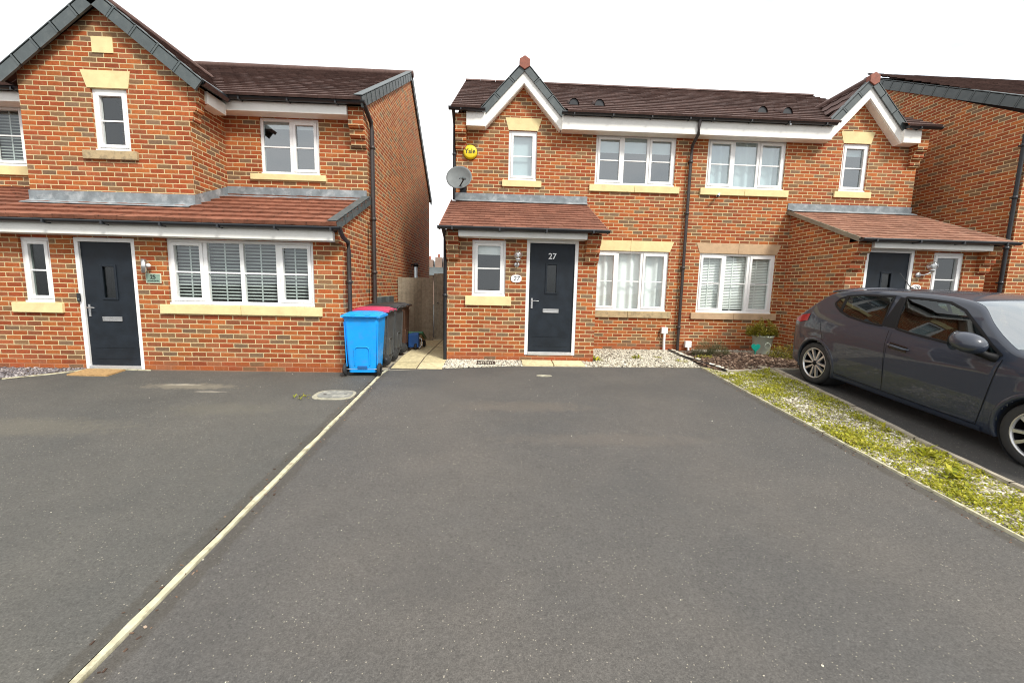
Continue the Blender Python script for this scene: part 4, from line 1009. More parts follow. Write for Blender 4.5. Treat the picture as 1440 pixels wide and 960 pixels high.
# ------------------------------------------------------------------ wheelie bins
def wheelie_bin(loc,rz,body,lid,label,lidtilt=0.,grp='wheelie bins beside the left house'):
    """back (handle and wheels) faces local -y"""
    c=thing('wheelie_bin',loc,label,'bin',grp); c.rotation_euler=(0,0,rz); c.location=(0,0,0)
    W0,W1,D0,D1,H=.21,.275,.20,.285,.95
    m=MB(); vs=[]; 
    def ring(w,yb,yf,z,r=.04):
        pts=[]
        for (sx,yy,a0) in ((1,yb,-90),(1,yf,0),(-1,yf,90),(-1,yb,180)):
            cx=sx*(w-r); cy=yy+(r if yy==yb else -r)
            for k in range(4):
                a=R(a0+30*k); pts.append((cx+r*math.cos(a),cy+r*math.sin(a),z))
        return pts
    lv=[(.215,-.24,.20,.045),(.22,-.245,.205,.10),(.232,-.255,.225,.30),(.255,-.27,.265,.70),(.268,-.28,.285,.90),(.268,-.28,.285,.905),(.285,-.297,.30,.91),(.285,-.297,.30,.945)]
    for w,a,b,z in lv: vs+=ring(w,a,b,z)
    n=16; fs=[(i*n+k,i*n+(k+1)%n,(i+1)*n+(k+1)%n,(i+1)*n+k) for i in range(len(lv)-1) for k in range(n)]; fs.append(tuple(range(n)))
    m.add(vs,fs,.5); bo=m.build('bin_body',M[body],c,bevel=.006)
    # raised arch panel and foot on the back
    m=MB(); 
    def yb(z): return float(np.interp(z,[.045,.3,.7,.9],[-.24,-.255,-.27,-.28]))
    arch=[(-.115,.16)]+[(-.115,.40)]+[(-.115+.05*(1-math.cos(R(a))),.40+.06*math.sin(R(a))) for a in (30,60,90)]+[(.115-.05*(1-math.cos(R(a))),.40+.06*math.sin(R(a))) for a in (90,60,30)]+[(.115,.40),(.115,.16)]
    for (p,q) in zip(arch[:-1],arch[1:]): m.tube([(p[0],yb(p[1])-.004,p[1]),(q[0],yb(q[1])-.004,q[1])],.011,6)
    for s in (-1,1): m.obox((s*.235-.006,yb(.2)-.012,.15),(.012,0,0),(0,.02,0),(s*.02,-.025,.70)) 
    m.build('moulded_ribs',M[body],bo)
    m=MB(); m.box(-.075,.075,-.256,-.235,.10,.155); m.build('foot_recess_shade',M[body+'_dk'] if body+'_dk' in M else M['black'],bo,bevel=.006)  # raised block; the shade of a recess is put into its dark colour
    m=MB(); prof=[(.235,-.30),(.290,-.285),(.296,.30),(.25,.315)]
    vs=[];N=7
    for i,(yy) in enumerate(np.linspace(-.31,.315,N)):
        for k,x in enumerate(np.linspace(-.298,.298,9)):
            t_=x/.298; e=min(1,(1-abs(t_))*3.2)*min(1,(1-abs((yy-.0)/.32))*4+.15); vs.append((x,yy,.952+.045*e+.012*(1-((yy)/.32)**2)))
    fs=[(r*9+k,r*9+k+1,(r+1)*9+k+1,(r+1)*9+k) for r in range(N-1) for k in range(8)]
    m.add(vs,fs,.5,True)
    edge=[i for i in range(9)]+[r*9+8 for r in range(1,N)]+[(N-1)*9+k for k in range(7,-1,-1)]+[r*9 for r in range(N-2,0,-1)]
    lo=[(vs[i][0]*1.01,vs[i][1]*1.01,.925) for i in edge]; hi=[vs[i] for i in edge]; k=len(edge)
    m.add(hi+lo,[(i,i+k,(i+1)%k+k,(i+1)%k) for i in range(k)],.5)
    for s in (-1,1): m.box(s*.11-.03,s*.11+.03,-.345,-.30,.935,.975)
    li=m.build('lid',M[lid],c,bevel=.004)
    m=MB(); m.tube([(-.25,-.33,.945),(.25,-.33,.945)],.015,8); [m.box(s*.2-.012,s*.2+.012,-.33,-.28,.93,.955) for s in (-1,1)]; m.build('handle',M[body],c)
    for s in (-1,1):
        m=MB(); m.lathe([(.0,-.024),(.045,-.026),(.05,-.018),(.088,-.024),(.10,-.014),(.10,.014),(.088,.024),(.05,.018),(.0,.02)],(s*.262,-.235,.10),'x',24); wl=m.build('wheel',M['rubber'],c)
        m=MB(); m.lathe([(.0,-.003),(.04,-.003),(.045,.003)],(s*.262+s*.027,-.235,.10),'x',16); m.build('hub',M['black'],wl)
    m=MB(); m.tube([(-.25,-.235,.10),(.25,-.235,.10)],.011,8); m.build('axle',M['chrome'],c)
    c.location=loc
    return c
M['rubber']=simple('tyre_rubber',(.022,.022,.022),.75,.2,10,bump=.2,bscale=60)
M['blue']=simple('blue_plastic',(.004,.32,.85),.42,.08,3,dirt=((.06,.24,.50),7,.5)); M['blue_dk']=simple('blue_plastic_shade',(.01,.10,.30),.5,.1)  # second blue is a darker copy, recess shade mixed into the colour
M['grey']=simple('grey_plastic',(.075,.080,.082),.5,.15,4,dirt=((.15,.14,.12),6,.35))
M['pink']=simple('pink_red_plastic',(.50,.045,.12),.45,.08,4); M['charcoal']=simple('charcoal_plastic',(.03,.032,.034),.45,.2,4)
M['brown']=simple('brown_plastic',(.10,.050,.030),.5,.15,4)
bins=[((-6.385,-2.66,G(-2.66)),R(3),'blue','blue','bright blue wheelie bin standing in front of the other bins'),
 ((-6.40,-2.05,G(-2.05,.006)),R(90),'grey','pink','grey wheelie bin with a pink red lid behind the blue bin'),
 ((-6.40,-1.40,G(-1.4,.006)),R(88),'grey','charcoal','grey wheelie bin with a charcoal lid between pink lidded and brown bins'),
 ((-6.39,-.76,G(-.76,.006)),R(91),'brown','charcoal','brown wheelie bin furthest back nearest the fence')]
for b in bins: wheelie_bin(*b)
# little garden machine left on the path edge
c=thing('garden_mower',(-5.98,-.15,0),'small blue and green mower with black wheels left beside the brown bin','mower')
M['green']=simple('green_plastic',(.02,.13,.055),.4,.1); M['mblue']=simple('dull_blue_plastic',(.02,.09,.30),.45,.15); M['tan']=simple('tan_fabric',(.36,.24,.13),.9,.15,12)
m=MB(); m.prism([(-.62,.05),(-.62,.33),(-.56,.38),(-.50,.36),(-.44,.12),(-.46,.05)],'x',-6.12,-5.90); m.build('motor_housing',M['mblue'],c,bevel=.02)
m=MB(); m.obox((-6.12,-.60,.35),(.30,.06,0),(-.02,.62,-.20),(.0,.02,.05)); m.build('deck',M['green'],c,bevel=.015)
m=MB(); m.obox((-6.10,-.50,.26),(.24,.05,0),(-.02,.46,-.16),(0,.02,.06)); m.build('grass_bag',M['tan'],c,bevel=.02)
for (x,y) in ((-5.96,-.62),(-5.86,-.12)):
    m=MB(); m.lathe([(.0,-.022),(.06,-.025),(.075,-.015),(.075,.015),(.06,.025),(.0,.022)],(x,y,.075),'x',20); m.build('wheel',M['rubber'],c)
m=MB(); m.tube([(-5.93,-.52,.28),(-5.86,-.48,.22),(-5.85,-.50,.10),(-5.90,-.56,.03)],.012,8); m.build('cable',M['white_paint'],c)

# ------------------------------------------------------------------ plants
c=thing('potted_plant',(1.60,-.62,.02),'yellow green shrub growing in a sage green pot against the porch corner','plant')
M['pot']=simple('sage_pot',(.47,.51,.43),.6,.08,5,bump=.1)
m=MB(); m.lathe([(.0,.0),(.145,.0),(.155,.02),(.205,.40),(.222,.405),(.222,.44),(.205,.445),(.19,.41),(.0,.40)],(1.60,-.62,.02),'z',32); pot=m.build('pot',M['pot'],c)
m=MB(); m.lathe([(.055,-.004),(.065,-.006),(.065,.006),(.055,.004)],(1.60,-.815,.25),'y',20); m.build('emblem_ring',M['pot'],pot)
m=MB(); m.lathe([(.0,0),(.19,.0)],(1.60,-.62,.435),'z',20); m.build('soil',M['soil'],pot)
n=2600; a=rng.uniform(0,6.28,n); q=rng.uniform(0,1,n)**.5; hh=rng.uniform(0,1,n)
cx=1.58+q*np.cos(a)*.33; cy=-.62+q*np.sin(a)*.24; cz=.46+.02+hh*(.30*(1-.5*q**2))*(1+.35*np.sin(a*5+1))-.05*q
o=leaves('leaves',np.stack([cx,cy,cz],-1)-np.array([1.60,-.62,.02]),rng.uniform(.025,.06,n),rng.uniform(.006,.014,n),a+rng.normal(0,.9,n),rng.uniform(-.3,1.2,n),M['potplant'],np.clip(.25+.5*hh+rng.normal(0,.2,n),0,1)); o.parent=c
m=MB()
for k in range(14):
    t_=random.uniform(0,6.28); r_=random.uniform(.05,.26); m.tube([(1.60,-.62,.44),(1.60+r_*.5*math.cos(t_),-.62+r_*.4*math.sin(t_),.55),(1.60+r_*math.cos(t_),-.62+r_*.8*math.sin(t_),.66)],[.006,.004,.002],5)
m.build('stems',M['stem'],c)
def bush(loc,rx,ry,h,n,mat,label,ll,cat='shrub',grp=None,name='low_shrub'):
    c=thing(name,loc,label,cat,grp); a=rng.uniform(0,6.28,n); q=rng.uniform(0,1,n)**.5; hh=rng.uniform(0,1,n)**.8
    top=np.sqrt(np.clip(1-q**2,0.05,1))*(1+.25*np.sin(a*4+loc[0]))*(1+.18*np.sin(a*9))
    P=np.stack([q*np.cos(a)*rx,q*np.sin(a)*ry,hh*top*h],-1)+rng.normal(0,.012,(n,3))
    o=leaves('leaves',P,rng.uniform(.5,1,n)*ll,rng.uniform(.5,1,n)*ll*.2,a+rng.normal(0,.9,n),rng.uniform(.0,1.3,n),M[mat],np.clip(rng.normal(.35,.25,n)+.25*hh,0,1)); o.parent=c
    m=MB()
    for k in range(16):
        t_=random.uniform(0,6.28); r_=random.uniform(.2,.9); m.tube([loc,(loc[0]+rx*r_*.5*math.cos(t_),loc[1]+ry*r_*.5*math.sin(t_),loc[2]+h*.5),(loc[0]+rx*r_*math.cos(t_),loc[1]+ry*r_*math.sin(t_),loc[2]+h*.85)],[.006,.004,.002],5)
    m.build('stems',M['stem'],c)
    return c
bush((.28,-.98,.02),.40,.28,.36,3400,'shrub','dark grey green heather like shrub in the bark bed',.038)
bush((-.02,-1.28,.0),.22,.14,.07,320,'weed','low bright green plant spilling at the foot of the dark shrub',.05)
bush((1.66,-1.22,.02),.34,.22,.30,1000,'potplant','small straggly shrub in front of the green pot',.05)
# heart shaped garden stake
M['teal']=simple('teal_glaze',(.01,.22,.17),.2,.15,8)
c=thing('garden_stake',(1.18,-1.06,.0),'teal heart shaped ornament on a stake beside the plant pot','ornament')
m=MB(); pts=[]
for k in range(28):
    t_=2*math.pi*k/28; pts.append((1.18+.0058*16*math.sin(t_)**3,.245+.0062*(13*math.cos(t_)-5*math.cos(2*t_)-2*math.cos(3*t_)-math.cos(4*t_))))
m.prism(pts,'y',-1.075,-1.045); m.build('heart',M['teal'],c,bevel=.008)
m=MB(); m.tube([(1.18,-1.06,.15),(1.18,-1.06,.0)],.012,8); m.build('stake',M['teal'],c)

# wind blown bits along the edgings
lit=[(-6.25,-2.9),(-6.02,-2.9),(-6.02,-9.0),(-6.25,-9.0)]
stuff(chips('leaf_litter',lit,130,M['bark'],lambda x,y:.002,None,.28,.001),'dry leaf scraps and twigs lying along the pale edging line','litter')
stuff(chips('leaf_litter',[(-.56,-2.2),(-.45,-2.2),(-.44,-8.0),(-.60,-8.0)],150,M['bark'],lambda x,y:.002,None,.28,.001),'dry leaf scraps along the edge of the weedy strip','litter')
stuff(stones('loose_chippings',[(-9.5,-3.0),(-.6,-2.2),(-.6,-8.3),(-9.5,-8.3)],120,.003,.007,M['gravel'],lambda x,y:.002),'stray pale chippings scattered over the drives','chippings')
# ------------------------------------------------------------------ parked car
def carpaint():
    m,nt,b,o=newmat('grey_car_paint'); t=NT(nt); p=t.n('TexCoord').outputs['Object']
    c=t.mix(t.ramp(t.noise(p,900,1),[(.35,0.),(.65,1.)]),(.010,.016,.031),(.020,.029,.050)); t.l(c,b.inputs['Base Color'])
    b.inputs['Metallic'].default_value=.0; b.inputs['Roughness'].default_value=.5; b.inputs['Coat Weight'].default_value=.75; b.inputs['Coat Roughness'].default_value=.03
    return m
M['paint']=carpaint()
M['carglass']=glass_mat('tinted_car_glass',(.20,.25,.24),.03,.005)
M['wind']=glass_mat('windscreen_glass',(.5,.58,.56),.36,.01)
M['gloss_black']=simple('gloss_black',(.012,.012,.013),.15,.1)
M['trim']=simple('matt_black_trim',(.010,.010,.011),.6,.1,spec=.2)
M['tail']=simple('red_tail_lamp',(.33,.012,.02),.12,.15,20); M['lamp']=simple('headlamp',(.6,.62,.64),.1,.1,20)
M['rimdark']=simple('dark_rim',(.008,.008,.009),.6,.1,spec=.2); M['rimsilver']=simple('diamond_cut_alloy',(.60,.60,.60),.3,.05,30,metal=.8)
M['seat']=simple('seat_fabric',(.04,.042,.045),.9,.15,20); M['dash']=simple('dashboard',(.03,.03,.032),.7,.1)
WB=2.70; RW=.316
def I(x,tab): return float(np.interp(x,[a for a,b in tab],[b for a,b in tab]))
def hermite(tab):
    X=np.array([a for a,b in tab]);Yv=np.array([b for a,b in tab]); dx=np.diff(X);s=np.diff(Yv)/dx
    m_=np.empty(len(X)); m_[0],m_[-1]=s[0],s[-1]
    for i in range(1,len(X)-1): m_[i]=0 if s[i-1]*s[i]<=0 else 2*s[i-1]*s[i]/(s[i-1]+s[i])
    def f(x):
        x=min(max(x,X[0]),X[-1]); i=min(int(np.searchsorted(X,x,side='right'))-1,len(dx)-1); t_=(x-X[i])/dx[i]; h=dx[i]
        return float((2*t_**3-3*t_**2+1)*Yv[i]+(t_**3-2*t_**2+t_)*h*m_[i]+(-2*t_**3+3*t_**2)*Yv[i+1]+(t_**3-t_**2)*h*m_[i+1])
    return f
plan=hermite([(-.70,.74),(-.66,.83),(-.58,.90),(-.40,.955),(-.1,.99),(.3,1.0),(2.2,1.0),(2.7,.99),(3.05,.95),(3.3,.86),(3.44,.72),(3.5,.55)])
vz=hermite([(.15,.905),(.21,.945),(.27,.958),(.32,.964),(.38,.970),(.48,.981),(.62,.993),(.74,1.0),(.83,.999),(.90,.985),(.97,.965),(1.04,.940),(1.2,.872),(1.35,.795),(1.43,.745),(1.6,.62)])
zt=hermite([(-.70,.55),(-.69,.72),(-.63,.90),(-.50,.99),(-.36,1.10),(-.22,1.225),(-.08,1.335),(.03,1.385),(.3,1.428),(.75,1.455),(1.2,1.462),(1.5,1.452),(1.7,1.428),(1.85,1.388),(2.05,1.215),(2.2,1.10),(2.37,1.005),(2.5,.985),(2.8,.955),(3.1,.90),(3.3,.82),(3.42,.72),(3.5,.58)])
zc=hermite([(-.70,.56),(-.69,.78),(-.66,.95),(-.56,1.05),(-.43,1.20),(-.32,1.33),(-.24,1.415),(-.1,1.44),(.1,1.458),(.75,1.497),(1.2,1.505),(1.5,1.497),(1.75,1.46),(2.0,1.345),(2.2,1.235),(2.4,1.115),(2.6,1.01),(2.8,.985),(3.1,.935),(3.3,.86),(3.42,.76),(3.5,.60)])
zb=hermite([(-.70,.42),(-.64,.31),(-.5,.25),(0,.19),(2.6,.175),(3.1,.19),(3.4,.22),(3.5,.30)])
def wide(x,z):
    w=.90*plan(x)*vz(z)
    for cx in (0,WB):
        d=math.hypot(x-cx,z-RW); w+=.011*math.exp(-((d-.37)/.07)**2)*(z<.75)
    return w
def ztop(x,y):
    w=wide(x,zt(x)); q=min(1,abs(y)/w); return zt(x)+(zc(x)-zt(x))*(1-q**2.3)
winR_lo=[(.095,1.235),(.15,1.19),(.26,1.135),(.43,1.085),(.72,1.05),(.905,1.043),(.968,1.043)]
winR_hi=[(.095,1.245),(.13,1.305),(.26,1.357),(.5,1.385),(.905,1.405),(.945,1.18),(.968,1.047)]
winF_lo=[(1.05,1.400),(1.10,1.22),(1.155,1.035),(1.34,1.015),(1.77,.985),(2.15,.962),(2.27,.958)]
winF_hi=[(1.05,1.407),(1.3,1.408),(1.565,1.397),(1.75,1.335),(1.95,1.195),(2.15,1.045),(2.27,.965)]
def inside(lo,hi,x,z,mg=.014): return lo[0][0]+mg<x<lo[-1][0]-mg and I(x,lo)+mg<z<I(x,hi)-mg
def ws_x(y,low):  return (2.64-.30*(abs(y)/.8)**2) if low else (1.80-.04*(abs(y)/.6)**2)
def car():
    c=thing('parked_car',(0,0,0),'dark grey hatchback car parked on the drive of number 29','car')
    xs=np.unique(np.concatenate([np.linspace(-.70,-.5,9),np.linspace(-.5,3.2,112),np.linspace(3.2,3.5,12)]))
    NR=34; NC=24; m=MB(); grid=[]
    for x in xs:
        col_=[]
        for s in (-1,):
            for r in range(NR+1):
                z=zb(x)+(zt(x)-zb(x))*r/NR; col_.append((x,-wide(x,z),z))
        w=wide(x,zt(x))
        for k in range(1,NC): y=-w+2*w*k/NC; col_.append((x,y,ztop(x,y)))
        for r in range(NR,-1,-1):
            z=zb(x)+(zt(x)-zb(x))*r/NR; col_.append((x,wide(x,z),z))
        grid.append(col_)
    L=len(grid[0]); vs=[p for g in grid for p in g]; fs=[]
    for i in range(len(xs)-1):
        for k in range(L-1):
            q=[i*L+k,(i+1)*L+k,(i+1)*L+k+1,i*L+k+1]; cx=sum(vs[j][0] for j in q)/4; cy=sum(vs[j][1] for j in q)/4; cz=sum(vs[j][2] for j in q)/4
            if k<NR or k>=L-1-NR:
                if math.hypot(cx,cz-RW)<.352 or math.hypot(cx-WB,cz-RW)<.352: continue
                if inside(winR_lo,winR_hi,cx,cz) or inside(winF_lo,winF_hi,cx,cz): continue
            else:
                if abs(cy)<.74*wide(cx,zt(cx))/.64*.0+ (wide(cx,zt(cx))-.07) and ws_x(cy,0)+.02<cx<ws_x(cy,1)-.02: continue
                if -.60<cx<-.24 and abs(cy)<wide(cx,zt(cx))-.12 and 1.06<cz<1.38: continue
            fs.append(tuple(q))
    m.add(vs,fs,.5,True)
    m.add(grid[0],[tuple(range(L))],.5); m.add(grid[-1],[tuple(range(L))],.5)
    body=m.build('body',M['paint'],c)
    def side_patch(lo,hi,nx,nz,off,mat,name,parent,sides=(-1,1)):
        o=None
        for s in sides:
            m=MB(); vs=[]
            for x in np.linspace(lo[0][0],lo[-1][0],nx+1):
                a,b=I(x,lo),I(x,hi)
                for j in range(nz+1): z=a+(b-a)*j/nz; vs.append((x,s*(wide(x,z)+off),z))
            m.add(vs,[(i*(nz+1)+j,(i+1)*(nz+1)+j,(i+1)*(nz+1)+j+1,i*(nz+1)+j+1) for i in range(nx) for j in range(nz)],.5,True)
            o1=m.build(name,M[mat],parent)
            if s==-1 or o is None: o=o1
        return o
    def ribbon(m,pts,w,off,s=-1,closed=False,sub=6):
        P=[];
        n=len(pts)
        for i in range(n if closed else n-1):
            a,b=pts[i],pts[(i+1)%n]
            for k in range(sub): P.append((a[0]+(b[0]-a[0])*k/sub,a[1]+(b[1]-a[1])*k/sub))
        if not closed: P.append(pts[-1])
        vs=[]; n=len(P)
        for i,p in enumerate(P):
            q0=P[(i-1)%n] if (closed or i>0) else p; q1=P[(i+1)%n] if (closed or i<n-1) else p
            d=Vector((q1[0]-q0[0],q1[1]-q0[1])); d=d.normalized() if d.length>0 else Vector((1,0)); nn=Vector((-d.y,d.x))
            for k in (-1,0,1): X_,Z_=p[0]+nn.x*w/2*k,p[1]+nn.y*w/2*k; vs.append((X_,s*(wide(X_,Z_)+off+(.003 if k==0 and w>.02 else 0)),Z_))
        fs=[]
        for i in range(n if closed else n-1):
            a,b=3*i,3*((i+1)%n); fs+= [(a,b,b+1,a+1),(a+1,b+1,b+2,a+2)]
        m.add(vs,fs,.5,True)
    # doors
    for s in (-1,1):
        rlo=[(.0,.95),(.06,.83),(.144,.67),(.239,.48),(.399,.275),(.7,.262),(1.128,.255)]; rhi=[(.0,.962),(.06,1.07),(.12,1.12),(.26,1.09),(.43,1.045),(.72,1.012),(1.0,1.004),(1.128,.998)]
        d=side_patch(rlo,rhi,36,16,.0035,'paint','door',c,(s,))
        m=MB(); ribbon(m,[(.0,.955),(.06,.83),(.144,.67),(.239,.48),(.399,.272),(.8,.258),(1.132,.252)],.0075,.0042,s); m.build('door_seam',M['trim'],d)
        flo=[(1.14,.254),(1.7,.246),(2.19,.24),(2.23,.50),(2.292,.90)]; fhi=[(1.14,.998),(1.4,.985),(1.8,.955),(2.2,.932),(2.292,.925)]
        d=side_patch(flo,fhi,36,16,.0035,'paint','door',c,(s,))
        m=MB(); ribbon(m,[(1.085,1.005),(1.11,.75),(1.135,.36),(1.134,.25),(1.7,.242),(2.19,.236),(2.24,.52),(2.298,.925)],.0075,.0042,s); m.build('door_seam',M['trim'],d)
        m=MB(); y=s*(wide(1.28,.83)+.012); m.tube([(1.145,y-s*.01,.845),(1.18,y+s*.022,.842),(1.28,y+s*.028,.832),(1.38,y+s*.022,.824),(1.415,y-s*.01,.82)],[.010,.014,.016,.014,.010],8); m.build('handle',M['paint'],d)
        m=MB(); ribbon(m,[(1.16,.835),(1.28,.824),(1.39,.815)],.075,.0045,s); m.build('handle_recess',M['gloss_black'],d)
        # windows
        for lo,hi in ((winR_lo,winR_hi),(winF_lo,winF_hi)):
            g=side_patch(lo,hi,26,10,.002,'carglass','side_window',c,(s,))
            m=MB(); ribbon(m,lo+hi[::-1],.026,.0045,s,True); m.build('window_trim',M['trim'],g)
        m=MB(); ribbon(m,[(.235,1.36),(.265,1.13)],.05,.006,s); m.build('quarter_window_bar',M['trim'],c)
        side_patch([(.955,1.05),(.99,1.04),(1.06,1.035),(1.15,1.035)],[(.955,1.07),(.957,1.40),(1.045,1.402),(1.15,1.045)],8,8,.0038,'trim','door_pillar',c,(s,))
        # sill and arches
        m=MB(); ribbon(m,[(.40,.218),(1.2,.206),(2.24,.20)],.05,.012,s); m.build('side_skirt',M['paint'],c)
        for cx in (0,WB):
            m=MB(); vs=[];n=40
            for k in range(n+1):
                a=R(-22+224*k/n)
                for j,(r_,dy) in enumerate(((.392,.002),(.372,.014),(.350,.012),(.345,-.02),(.345,-.30))):
                    x=cx+r_*math.cos(a); z=max(RW+r_*math.sin(a),.17); vs.append((x,s*(wide(min(max(x,-.69),3.49),z)+dy),z))
            m.add(vs,[(k*5+j,(k+1)*5+j,(k+1)*5+j+1,k*5+j+1) for k in range(n) for j in range(4)],.5,True); m.build('wheel_arch',M['paint'],c)
            m=MB(); m.lathe([(.345,-.62*s),(.34,-.60*s),(.34,-.30*s)],(cx,s*1.15,RW+.005),'y',32); m.lathe([(.0,0),(.34,0)],(cx,s*.52,RW),'y',32); m.build('wheel_well',M['dash'],c)
            # wheel
            y=s*.775
            m=MB(); T=[(.222,-.095),(.236,-.10),(.285,-.105),(.306,-.09),(RW-.002,-.06),(RW,0),(RW-.002,.06),(.306,.09),(.285,.105),(.236,.10),(.222,.095)]
            m.lathe(T,(cx,y,RW),'y',48); wl=m.build('wheel',M['rubber'],c)
            m=MB(); m.lathe([(.230,.096*s),(.222,.101*s),(.214,.095*s),(.209,.075*s)],(cx,y,RW),'y',48); m.build('rim_edge',M['rimsilver'],wl)
            m=MB(); m.lathe([(.0,.01*s),(.10,-.02*s),(.208,-.04*s)],(cx,y,RW),'y',40); m.lathe([(.212,.078*s),(.205,-.09*s)],(cx,y,RW),'y',40); m.build('rim',M['rimdark'],wl)
            m=MB()
            for k in range(5):
                for e in (-1,1):
                    a0=2*math.pi*k/5+.35; a1=a0+e*R(14.5); a2=a0+e*R(21)
                    def P(r_,a,w_,h_):
                        return Vector((cx+r_*math.cos(a)-w_*math.sin(a),y+s*h_,RW+r_*math.sin(a)+w_*math.cos(a)))
                    ai=a0+e*R(9); v=[P(.035,ai,-.009,.082),P(.035,ai,.009,.082),P(.218,a2,.017,.088),P(.218,a2,-.017,.088)]
                    lo_=[P(.035,ai,-.016,.05),P(.035,ai,.016,.05),P(.218,a2,.019,.055),P(.218,a2,-.019,.055)]
                    m.add(v+lo_,[(0,1,2,3),(0,4,5,1),(1,5,6,2),(2,6,7,3),(3,7,4,0)],.5)
            m.build('spokes',M['rimsilver'],wl)
            m=MB(); m.lathe([(.0,.094*s),(.03,.092*s),(.038,.08*s),(.04,.04*s)],(cx,y,RW),'y',24); m.build('hub_cap',M['rimdark'],wl)
        # mirror
        m=MB(); vs=[];na,nb=18,12; C0=Vector((2.105,s*1.035,1.05))
        for i in range(nb+1):
            p_=math.pi*i/nb
            for k in range(na):
                t_=2*math.pi*k/na; X_=math.cos(p_); rr=math.sin(p_)**.75
                vs.append(C0+Vector((.142*X_,.12*rr*math.cos(t_),.100*rr*math.sin(t_)-.02*X_)))
        m.add(vs,[(i*na+k,i*na+(k+1)%na,(i+1)*na+(k+1)%na,(i+1)*na+k) for i in range(nb) for k in range(na)],.5,True); mi=m.build('wing_mirror',M['paint'],c)
        m=MB(); m.tube([(2.14,s*1.0,.985),(2.19,s*.93,.945),(2.235,s*.87,.925)],[.04,.034,.045],10); m.build('mirror_stalk',M['trim'],mi)
        m=MB(); m.lathe([(.0,0),(.10,0)],(1.99,s*1.03,1.05),'x',16); m.build('mirror_glass',M['wind'],mi)
        # lamps
        side_patch([(-.62,.885),(-.45,.885),(-.27,.93)],[(-.62,.905),(-.45,.995),(-.27,1.035)],14,6,.008,'tail','tail_lamp',c,(s,))
        side_patch([(2.95,.72),(3.2,.66),(3.40,.60)],[(2.95,.76),(3.2,.79),(3.40,.72)],12,6,.008,'lamp','headlight',c,(s,))
    # screens
    m=MB(); vs=[];n=16
    for i in range(n+1):
        for k in range(n+1):
            q=-1+2*k/n; y0=q*.60
            a,b=ws_x(q*.6,0),ws_x(q*.8,1); x=a+(b-a)*i/n; w=wide(x,zt(x))-.045; y=q*w; vs.append((x,y,ztop(x,y)+.004))
    m.add(vs,[(i*(n+1)+k,(i+1)*(n+1)+k,(i+1)*(n+1)+k+1,i*(n+1)+k+1) for i in range(n) for k in range(n)],.5,True); m.build('windscreen',M['wind'],c)
    m=MB(); vs=[]
    for i in range(9):
        x=-.60+.37*i/8
        for k in range(n+1): q=-1+2*k/n; y=q*(wide(x,zt(x))-.10); vs.append((x,y,ztop(x,y)+.004))
    m.add(vs,[(i*(n+1)+k,(i+1)*(n+1)+k,(i+1)*(n+1)+k+1,i*(n+1)+k+1) for i in range(8) for k in range(n)],.5,True); m.build('rear_window',M['carglass'],c)
    m=MB(); vs=[]
    for i,(x,dz) in enumerate(((-.30,.012),(-.22,.03),(-.05,.02),(.08,.006))):
        for k in range(n+1): q=-1+2*k/n; y=q*.56; vs.append((x+.05*q*q,y,zc(max(x,-.2))-.05*abs(q)**2.3+dz))
    m.add(vs,[(i*(n+1)+k,(i+1)*(n+1)+k,(i+1)*(n+1)+k+1,i*(n+1)+k+1) for i in range(3) for k in range(n)],.5,True); o=m.build('roof_spoiler',M['paint'],c); sd=o.modifiers.new('solid','SOLIDIFY'); sd.thickness=.03
    m=MB(); m.tube([(.42,0,1.475),(.20,0,1.69)],[.007,.003],6); m.lathe([(.0,.03),(.02,.025),(.03,0)],(.42,0,1.47),'z',12); m.build('aerial',M['gloss_black'],c)
    # underside and cabin
    m=MB(); m.box(-.45,3.2,-.60,.60,.19,.33); m.build('underbody',M['dash'],c)
    m=MB()
    m.box(-.35,2.5,-.72,.72,.34,.42)
    m.obox((2.02,-.70,.88),(.62,0,.06),(0,1.40,0),(.0,0,-.25)); m.build('cabin_floor_and_dashboard',M['dash'],c)
    for (x,y) in ((1.15,-.37),(1.15,.37),(.30,-.40),(.30,.40)):
        m=MB(); m.obox((x,y-.24,.45),(.5,0,.04),(0,.48,0),(-.02,0,.16)); m.obox((x-.02,y-.24,.55),(.14,0,.0),(0,.48,0),(-.20,0,.60)); m.obox((x-.20,y-.12,1.16),(.09,0,0),(0,.24,0),(-.05,0,.17)); m.build('seat',M['seat'],c,bevel=.04)
    m=MB(); n=24; ctr=Vector((1.92,-.37,.93)); ax=Vector((.9,0,.43)).normalized(); u_=Vector((0,1,0)); v_=ax.cross(u_)
    m.tube([ctr+(u_*math.cos(2*math.pi*k/n)+v_*math.sin(2*math.pi*k/n))*.18 for k in range(n+1)],.015,6); m.build('steering_wheel',M['dash'],c)
    S=1.06; f=Vector((0,-1,-.07)).normalized(); l=Vector((1,0,0)); u=f.cross(l)
    Mx=Matrix((( f.x,l.x,u.x),(f.y,l.y,u.y),(f.z,l.z,u.z))).to_4x4()
    c.matrix_world=Matrix.Translation((1.765,-3.085,G(-3.085,.05)))@Mx@Matrix.Scale(S,4)
    return c
car()

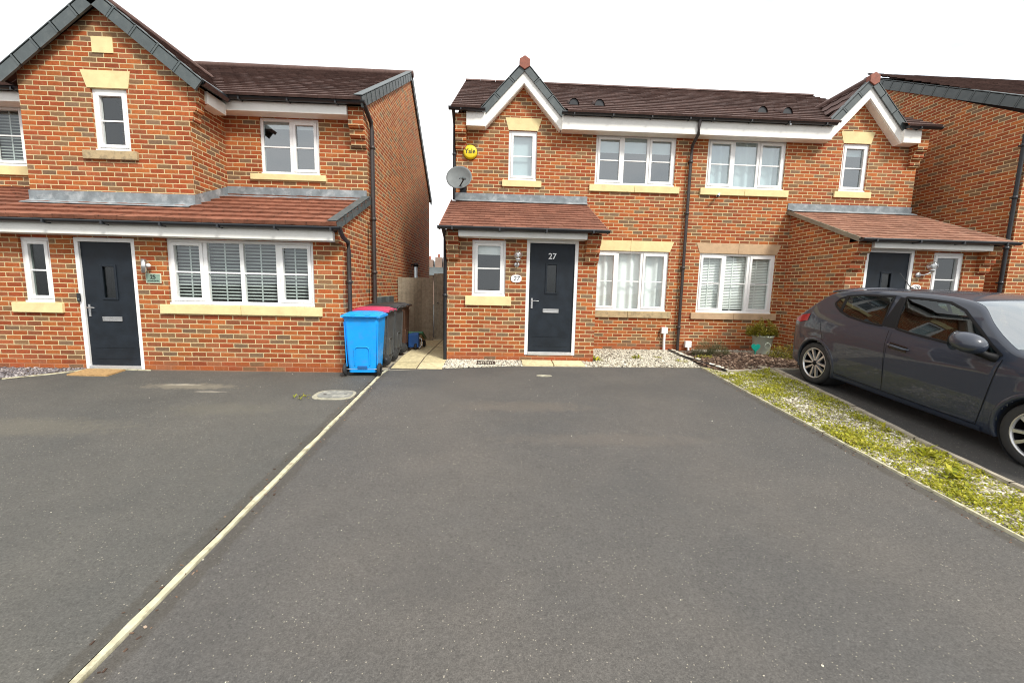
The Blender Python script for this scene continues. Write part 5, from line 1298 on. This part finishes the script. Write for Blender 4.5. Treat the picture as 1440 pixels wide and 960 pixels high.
# ------------------------------------------------------------------ camera, sky, sun
cam=bpy.data.cameras.new('camera'); co=bpy.data.objects.new('camera',cam); col.objects.link(co)
yw,pt,rl=R(2.447),R(7.202),R(1.328)
fwd=Vector((math.sin(yw)*math.cos(pt),math.cos(yw)*math.cos(pt),-math.sin(pt))); r=Vector((math.cos(yw),-math.sin(yw),0)); up=r.cross(fwd)
r2=r*math.cos(rl)+up*math.sin(rl); u2=-r*math.sin(rl)+up*math.cos(rl)
co.matrix_world=Matrix.Translation((-4.29,-9.552,1.354))@Matrix(((r2.x,u2.x,-fwd.x),(r2.y,u2.y,-fwd.y),(r2.z,u2.z,-fwd.z))).to_4x4()
cam.sensor_width=36; cam.sensor_fit='HORIZONTAL'; cam.lens=590/1440*36; cam.clip_end=2000; cam.clip_start=.05
scene.camera=co

SUN_AZ=Vector((.62,-.78)).normalized(); EL=R(46)
sd=Vector((SUN_AZ.x*math.cos(EL),SUN_AZ.y*math.cos(EL),math.sin(EL)))
li=bpy.data.lights.new('sun','SUN'); li.energy=2.7; li.angle=R(12); li.color=(1,.96,.88); lo=bpy.data.objects.new('sun',li); col.objects.link(lo)
lo.rotation_euler=sd.to_track_quat('Z','Y').to_euler()
w=bpy.data.worlds.new('World'); scene.world=w; w.use_nodes=True; nt=w.node_tree; t=NT(nt)
for n in list(nt.nodes): nt.nodes.remove(n)
sky=t.n('TexSky'); sky.sky_type='NISHITA'; sky.sun_disc=False; sky.sun_elevation=EL; sky.sun_rotation=math.atan2(sd.x,sd.y)
b1=t.n('Background'); b1.inputs[1].default_value=.12; t.l(sky.outputs[0],b1.inputs[0])
tc=t.n('TexCoord'); mp=t.n('Mapping'); mp.inputs['Scale'].default_value=(1,1,2.6); t.l(tc.outputs['Generated'],mp.inputs[0])
cn=t.noise(mp.outputs[0],2.1,7,.58); cs=t.noise(mp.outputs[0],4.5,5,.6)
b2=t.n('Background'); t.l(t.ramp(cs,[(.28,(.84,.88,.91)),(.58,(1.0,1.0,1.0))]),b2.inputs[0]); b2.inputs[1].default_value=1.02
mx=t.n('MixShader'); t.l(t.ramp(cn,[(.30,.66),(.43,1.)]),mx.inputs[0]); t.l(b1.outputs[0],mx.inputs[1]); t.l(b2.outputs[0],mx.inputs[2])
o=t.n('OutputWorld'); t.l(mx.outputs[0],o.inputs[0])
vs_=scene.view_settings; vs_.view_transform='Standard'; vs_.look='None'; vs_.gamma=1; vs_.exposure=.56; vs_.use_curve_mapping=False
scene.cycles.max_bounces=8; scene.cycles.transparent_max_bounces=16; scene.cycles.caustics_reflective=False; scene.cycles.caustics_refractive=False
scene.cycles.use_denoising=True; scene.cycles.pixel_filter_type='BLACKMAN_HARRIS'; scene.cycles.filter_width=1.05
